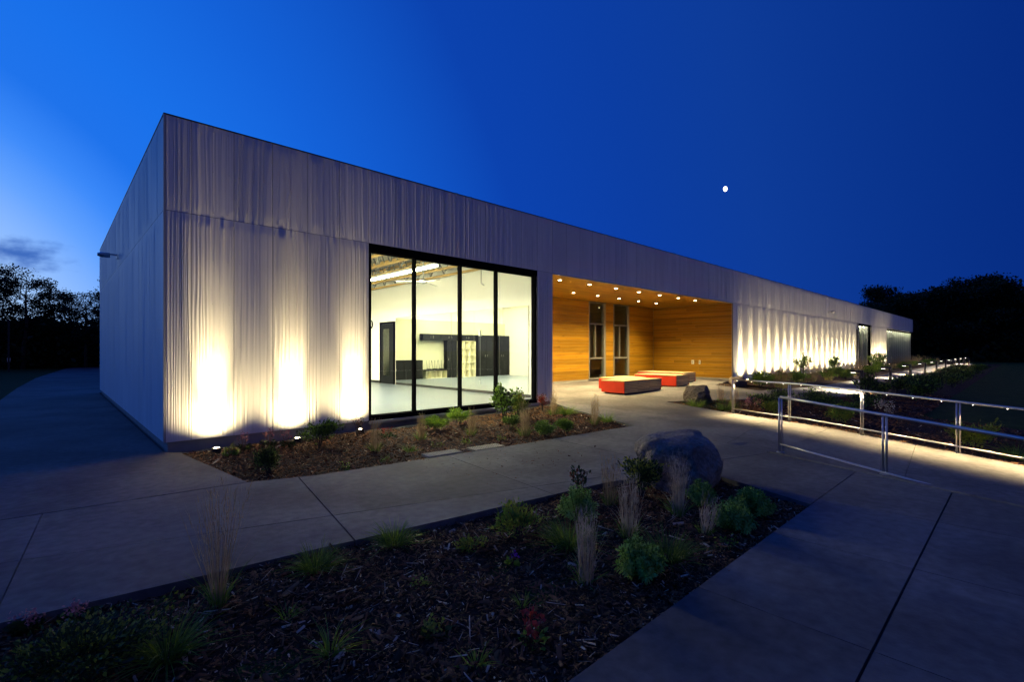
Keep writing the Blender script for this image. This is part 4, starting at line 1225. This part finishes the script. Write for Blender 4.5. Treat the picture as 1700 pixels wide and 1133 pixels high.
clump(7.62, -2.98, .26, .3, 'small green grass clump near the tip of the window bed', 40, 220, 'leaf', 'lime')
for i, (x, y) in enumerate(((.95, -.62), (1.35, -.60), (1.62, -.66))):
    flower(x, y, .30, '%s pink flowering coral bell from the building corner, against the foundation' % ORD[i], 50 + i)
flower(3.25, -1.10, .20, 'rusty red flowering ground plant below the first pane', 54, 'red', 8, .16)
flower(.74, -.78, .16, 'small dark green seedling beside the corner uplight', 55, 'lime', 7, .1, 'blade')
for i, (x, y) in enumerate(((1.6, -2.95), (3.5, -2.4), (4.0, -2.6), (6.3, -2.3), (4.7, -2.75), (2.3, -2.8))):
    flower(x, y, .07, '%s tiny ground-hugging sprout from the corner in the window bed' % ORD[i], 60 + i, 'lime', 6, .09, 'blade', .02, 'seedling', 6, 30, .03)

# -- the foreground bed
reed(-.52, -5.78, .86, 'tallest wispy reed grass at the dark edge of the foreground bed', 70, 70, .035, .09, green=50)
clump(.12, -5.74, .22, .3, 'round green grass clump touching the walkway joint', 71, 360)
clump(.78, -5.72, .23, .3, 'round green grass clump beyond the walkway joint', 72, 360)
clump(-.24, -6.22, .13, .1, 'small pale sprout of blades left of centre in the foreground mulch', 73, 34, 'lime', 'blade', wide=.008)
clump(-.20, -6.75, .22, .12, 'upright green sprout with long blades in the foreground mulch', 74, 46, 'lime', 'blade', wide=.008)
clump(.30, -7.38, .13, .12, 'lowest green sprout near the bottom of the foreground mulch', 75, 36, 'lime', 'blade', wide=.007)
clump(.92, -7.10, .14, .08, 'thin green sprout between the purple flower and the red plant', 76, 30, 'lime', 'blade', wide=.006)
shrub(-1.20, -6.10, .85, .28, 'broad dim spreading shrub in the dark corner of the foreground bed', 77, 3200, .028, 'dark', 'yell', dpt=.7)
clump(-.85, -6.18, .26, .3, 'dim grass clump beside the broad spreading shrub', 78, 330)
flower(-1.40, -5.28, .10, 'pink flowering coral bell closest to the frame edge on the bed kerb', 79, 'pink', 7, .06)
flower(-1.18, -5.32, .10, 'pink flowering coral bell second from the frame edge on the bed kerb', 80, 'pink', 7, .06)
shrub(1.62, -6.35, .55, .36, 'yellow-green loose shrub along the walkway edge of the foreground bed', 81, 900, .032, 'yell', 'leaf', stems=12, up=.9)
shrub(1.22, -6.22, .3, .14, 'low yellow-green seedling cluster beside the loose shrub', 82, 240, .03, 'yell', 'leaf')
spurge(2.36, -6.40, .40, .34, 'blue-green spurge mound half hidden behind the pale reed', 83, 30)
clump(1.84, -6.72, .30, .4, 'dark green grass mound in front of the hidden spurge', 84, 380)
reed(1.48, -7.18, .58, 'palest dry reed grass standing alone in the middle of the foreground bed', 85, 85, .05, .03, True, green=40)
reed(2.42, -6.93, .62, 'dry pale reed grass in front of the boulder shrub', 86, 80, .06, .04, True)
reed(2.95, -6.35, .52, 'dim reed grass behind the pale reed near the boulder', 87, 60, .06, .06)
shrub(3.45, -6.42, .55, .52, 'dark olive shrub leaning against the large boulder', 88, 1300, .04, 'dark', 'yell')
reed(3.18, -7.00, .66, 'dense pale reed grass in front of the large boulder', 89, 95, .055, .035, True)
shrub(2.92, -5.98, .34, .42, 'sparse dark twiggy shrub on the walkway edge before the boulder', 90, 110, .045, 'dark', 'rust', stems=8)
spurge(1.82, -7.40, .40, .30, 'blue-green spurge mound nearest the pavement edge', 91)
spurge(3.22, -7.50, .42, .27, 'blue-green spurge mound, front one of the pair near the bed corner', 92)
spurge(3.72, -7.48, .44, .28, 'blue-green spurge mound, rear one of the pair near the bed corner', 93)
spurge(3.62, -7.02, .36, .27, 'small blue-green spurge behind the tilted reed', 94, 32)
reed(2.94, -7.38, .36, 'short tilted pale reed grass beside the spurge pair', 95, 55, .045, .07, True, (.12, -.1))
clump(2.20, -7.42, .27, .4, 'dark green grass mound beside the nearest spurge', 96, 360)
flower(.68, -7.42, .15, 'red-leaved plant near the lower edge of the foreground bed', 97, 'red', 8, .09, 'leaf', .035, 'red_plant', 5, 40, .04)
flower(1.28, -6.62, .15, 'single purple flower on a thin stem in the mulch', 98, 'purple', 2, .03, 'lime', .022, 'purple_flower', 8, 12, .06)
flower(.32, -7.00, .06, 'small olive sprout in the middle of the foreground mulch', 99, 'yell', 6, .07, 'dark', .025, 'seedling', 8, 40, .04)
flower(2.80, -7.62, .05, 'tiny green sprout between the spurge pair and the pavement', 100, 'lime', 5, .08, 'blade', .02, 'seedling', 8, 30, .03)
flower(.55, -6.45, .06, 'tiny yellow-green sprout near the second grass clump', 101, 'yell', 5, .07, 'leaf', .02, 'seedling', 8, 30, .03)

# -- the bed beyond the ramp
reed(13.35, -3.05, .60, 'dim reed grass behind the smaller boulder', 110, 70, .08)
reed(12.95, -3.6, .62, 'dim reed grass between the smaller boulder and the lit handrail', 111, 80, .09)
clump(11.75, -3.05, .36, .5, 'green grass clump in front of the smaller boulder', 112, 260)
clump(12.0, -3.75, .36, .5, 'green grass clump beside the first lit handrail post', 113, 260)
shrub(11.75, -5.05, .62, .46, 'yellow-green shrub between the first two lit handrail posts', 114, 1100, .045, 'yell', 'leaf')
shrub(11.25, -6.55, .62, .45, 'yellow-green shrub between the second and third lit handrail posts', 115, 1100, .045, 'yell', 'leaf')
shrub(10.35, -8.75, .66, .58, 'large yellow-green shrub behind the fourth lit handrail post', 116, 1300, .05, 'yell', 'lime')
clump(10.2, -9.25, .34, .5, 'dim grass clump beside the large yellow-green shrub', 117, 260)
flower(12.0, -4.45, .40, 'pink flowering plant behind the first lit handrail bay', 118, 'pink', 12, .2, 'rust', .03)
flower(11.55, -7.35, .62, 'pale flowering plant with reddish foot behind the third lit handrail bay', 119, 'cream', 12, .2, 'rust', .035, bud=18)
for i, (x, y, h) in enumerate(((13.2, -4.3, .55), (14.2, -4.4, .6), (13.8, -5.6, .55), (15.2, -5.0, .6), (12.9, -6.4, .5), (14.6, -6.4, .55))):
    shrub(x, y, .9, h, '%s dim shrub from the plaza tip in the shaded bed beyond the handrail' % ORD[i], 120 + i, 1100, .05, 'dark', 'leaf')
shrub(18.2, -5.75, .8, .95, 'dark open-branched shrub just in front of the first bollard lamp', 127, 420, .09, 'dark', 'blade', stems=11)
protoL = {}


def scatter(kind, spots, label, group, seed):
    """copies of a few prototypes, each its own plant"""
    for i, (x, y, s) in enumerate(spots):
        key = (kind, i % 4)
        if key not in protoL:
            if kind == 'reed': protoL[key] = ('feather_reed_grass', 'grass', [('stalks', reed_meshes(.95, 150, .20, seed + i % 4, .13)[0]), ('blades', reed_meshes(.95, 60, .14, seed + i % 4)[1])])
            else:
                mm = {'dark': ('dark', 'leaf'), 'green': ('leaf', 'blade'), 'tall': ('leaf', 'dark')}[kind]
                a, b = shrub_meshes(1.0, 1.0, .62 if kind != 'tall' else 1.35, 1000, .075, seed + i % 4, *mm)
                protoL[key] = ('leafy_shrub', 'shrub', [('stems', a), ('leaves', b)])
        nm, cat, ms = protoL[key]
        e = empty(nm, (x, y, zat(x, y)), label % ORD[i] if '%s' in label else label, cat, group, rz=(i * 2.4) % 6.28); e.scale = (s, s, s)
        for n_, me in ms: obj(n_, me, e)


r_ = random.Random(5)
scatter('green', [(19.2 + i * 2.05 + r_.uniform(-.3, .3), -2.3 + r_.uniform(-.5, .5), r_.uniform(.7, 1.1)) for i in range(27)], '%s green shrub from the porch along the uplit far facade', 'green shrubs along the far facade', 200)
scatter('reed', [(19.9 + i * 1.95 + r_.uniform(-.5, .5), -1.7 + r_.uniform(-.9, .5), r_.uniform(.85, 1.25)) for i in range(28)], '%s tan reed grass from the porch along the uplit far facade', 'reed grasses along the far facade', 220)
scatter('tall', [(27.5, -1.3, .95), (34.0, -1.2, .9), (43.5, -1.5, 1.0), (46.0, -1.6, 1.05)], '%s tall shrub from the porch standing against the uplit far facade', 'tall shrubs along the far facade', 240)
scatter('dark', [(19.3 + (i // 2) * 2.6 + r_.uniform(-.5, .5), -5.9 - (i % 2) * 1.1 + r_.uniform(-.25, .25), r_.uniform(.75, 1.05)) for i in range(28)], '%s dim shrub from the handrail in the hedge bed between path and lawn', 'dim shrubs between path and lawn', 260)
scatter('reed', [(22.0 + i * 5 + r_.uniform(-.8, .8), -5.75, .75) for i in range(8)], '%s dim reed grass from the handrail in the hedge bed between path and lawn', 'dim reeds between path and lawn', 280)


# ------------------------------------------------------------------ trees
def tree_meshes(h, w, n, ls, seed, trunk=.22, m='tree', first=.28, clumps=34, sparse=1.0):
    r = np.random.default_rng(seed); b = MB(); ends = []
    bend = r.normal(0, .03 * h, (5, 2)); pts = [(bend[i, 0] * i / 4, bend[i, 1] * i / 4, h * .86 * i / 4) for i in range(5)]
    b.tube(pts, [trunk, trunk * .8, trunk * .6, trunk * .38, trunk * .12], 8)
    for i in range(15):
        t = first + (1 - first) * (i + .5) / 15 * .95; z = h * .86 * t; k = min(3, int(t * 4)); f = t * 4 - k
        p0 = Vector(pts[k]).lerp(Vector(pts[k + 1]), f); a = i * 2.4 + r.normal(0, .3)
        prof = math.sin(math.pi * min(1, .18 + .82 * (t - first) / (1 - first) * .92)) ** .6
        L = w / 2 * prof * r.uniform(.7, 1.1); p1 = p0 + Vector((math.cos(a) * L * .55, math.sin(a) * L * .55, h * r.uniform(.03, .09))); p2 = p0 + Vector((math.cos(a) * L, math.sin(a) * L, h * r.uniform(.05, .16)))
        rr = trunk * (.36 - .2 * t); b.tube([p0, p1, p2], [rr, rr * .6, rr * .2], 6)
        ends += [p1, p2, (p1 + p2) / 2]
        for _ in range(3):
            q = p1.lerp(p2, r.uniform(0, 1)); e = q + Vector((r.normal(0, w * .08), r.normal(0, w * .08), r.uniform(0, h * .08))); b.tube([q, e], [rr * .3, rr * .1], 4); ends.append(e)
    ends.append(Vector(pts[-1])); ends.append(Vector(pts[-1]) + Vector((0, 0, h * .1)))
    E = np.array([tuple(e) for e in ends]); k = r.integers(0, len(E), n)
    sg = np.array([w * .062, w * .062, h * .032]) * sparse
    pos = E[k] + np.clip(r.normal(0, 1, (n, 3)), -1.3, 1.3) * sg * (.5 + r.random((n, 1)))
    d = unit(r.normal(0, 1, (n, 3)) + np.array([0, 0, .1]))
    V, F = leaves(pos, d, ls * r.uniform(.5, 1.4, n), r, .62, .2)
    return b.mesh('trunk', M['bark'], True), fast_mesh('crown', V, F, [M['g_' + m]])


def tree(x, y, label, meshes, s=1.0, rz=0.0, group=None, name='broadleaf_tree'):
    e = empty(name, (x, y, -.12), label, 'tree', group, rz); e.scale = (s, s, s)
    obj('trunk', meshes[0], e); obj('crown', meshes[1], e); return e


TA = [tree_meshes(9.5, 6.5, 9500, .17, 300 + i, sparse=.95) for i in range(3)]
TB = [tree_meshes(11.4, 10.5, 36000, .32, 320 + i, trunk=.3, first=.16, sparse=1.2) for i in range(3)]
TS = tree_meshes(8.5, 2.6, 1700, .15, 340, trunk=.12, sparse=.8)
G1 = 'trees beyond the driveway'
tree(-6.2, 55, 'tallest leafy tree at the frame edge beyond the driveway', TA[0], 1.06, .2, G1)
tree(-3.2, 52, 'second leafy tree from the frame edge beyond the driveway', TA[1], .94, 1.1, G1)
tree(-1.0, 54, 'third leafy tree from the frame edge beyond the driveway', TA[2], .84, 2.2, G1)
tree(.9, 50, 'fourth leafy tree from the frame edge, shorter and bushy', TA[0], .74, 3.4, G1)
tree(2.0, 46.5, 'thin sparse tree next to the building edge beyond the driveway', TS, .93, .5, G1)
tree(3.6, 49, 'low bushy tree half hidden by the building edge', TA[1], .72, 4.2, G1)
tree(-9.5, 58, 'broad tree just outside the frame edge beyond the driveway', TA[2], 1.05, 5.0, G1)
G2 = 'trees behind the far lawn'
for i, (x, y, s, lb) in enumerate(((93, 4.8, .98, 'broad dark tree right of the roof end at the wood edge'),
                                   (98, 1.2, .92, 'dark tree in the dip of the skyline between the two tallest crowns'), (96, -2.2, 1.06, 'tallest dark tree in the middle of the far wood'),
                                   (98, -5.2, 1.08, 'tall dark tree joined to the tallest crown in the far wood'), (99, -9.3, .96, 'dark tree with thin crown showing sky near the frame edge'),
                                   (101, -14, 1.02, 'dark tree at the frame edge of the far wood'), (100, -21, 1.05, 'dark tree outside the frame edge of the far wood'))):
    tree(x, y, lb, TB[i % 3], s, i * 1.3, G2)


def thicket(name, xs, ys, n, ls, hmax, seed, label):
    r = np.random.default_rng(seed); t = r.random(n)
    x = xs[0] + (xs[1] - xs[0]) * t + r.normal(0, 1.6, n); y = ys[0] + (ys[1] - ys[0]) * t + r.normal(0, 1.6, n)
    top = hmax * (.72 + .28 * vnoise(x * .35 + y * .22, y * .1 + seed)); z = top * r.beta(1.1, 1.0, n) - .1
    V, F = leaves(np.stack([x, y, z], -1), unit(r.normal(0, 1, (n, 3))), ls * r.uniform(.6, 1.4, n), r, .65, .2)
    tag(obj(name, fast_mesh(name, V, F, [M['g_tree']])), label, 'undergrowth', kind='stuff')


thicket('undergrowth', (-14, 10), (60, 50), 42000, .42, 5.4, 400, 'dark mass of undergrowth below the trees beyond the driveway')
thicket('woodland', (95, 104), (6, -30), 26000, .75, 8.5, 401, 'dark mass of woodland filling the space between the far tree trunks')

# a slim utility pole and a marker post beyond the lawn
pl = empty('marker_post', (-3.75, 44, -.08), 'slim wooden post standing in the dark lawn beyond the driveway', 'post')
MB().tube([(0, 0, 0), (0, 0, 4.0)], .055, 8).build('post', M['bark'], pl); MB().box(-.09, .09, -.012, .012, .8, 1.1).build('tag_plate', M['rim'], pl)

# ------------------------------------------------------------------ the moon
mm = bpy.data.materials.new('moon_surface'); mm.use_nodes = True
pb = mm.node_tree.nodes['Principled BSDF']; pb.inputs['Base Color'].default_value = (.5, .5, .48, 1)
pb.inputs['Emission Color'].default_value = (1, .93, .8, 1); pb.inputs['Emission Strength'].default_value = 3
bm = bmesh.new(); bmesh.ops.create_uvsphere(bm, u_segments=32, v_segments=16, radius=1)
me = bpy.data.meshes.new('moon'); bm.to_mesh(me); bm.free(); me.materials.append(mm)
me.polygons.foreach_set('use_smooth', [True] * len(me.polygons))
o = obj('moon', me, None, Vector(cam.location) + MOON * 3000); o.scale = (10.5, 10.5, 14); tag(o, 'small bright moon low in the blue evening sky', 'moon')
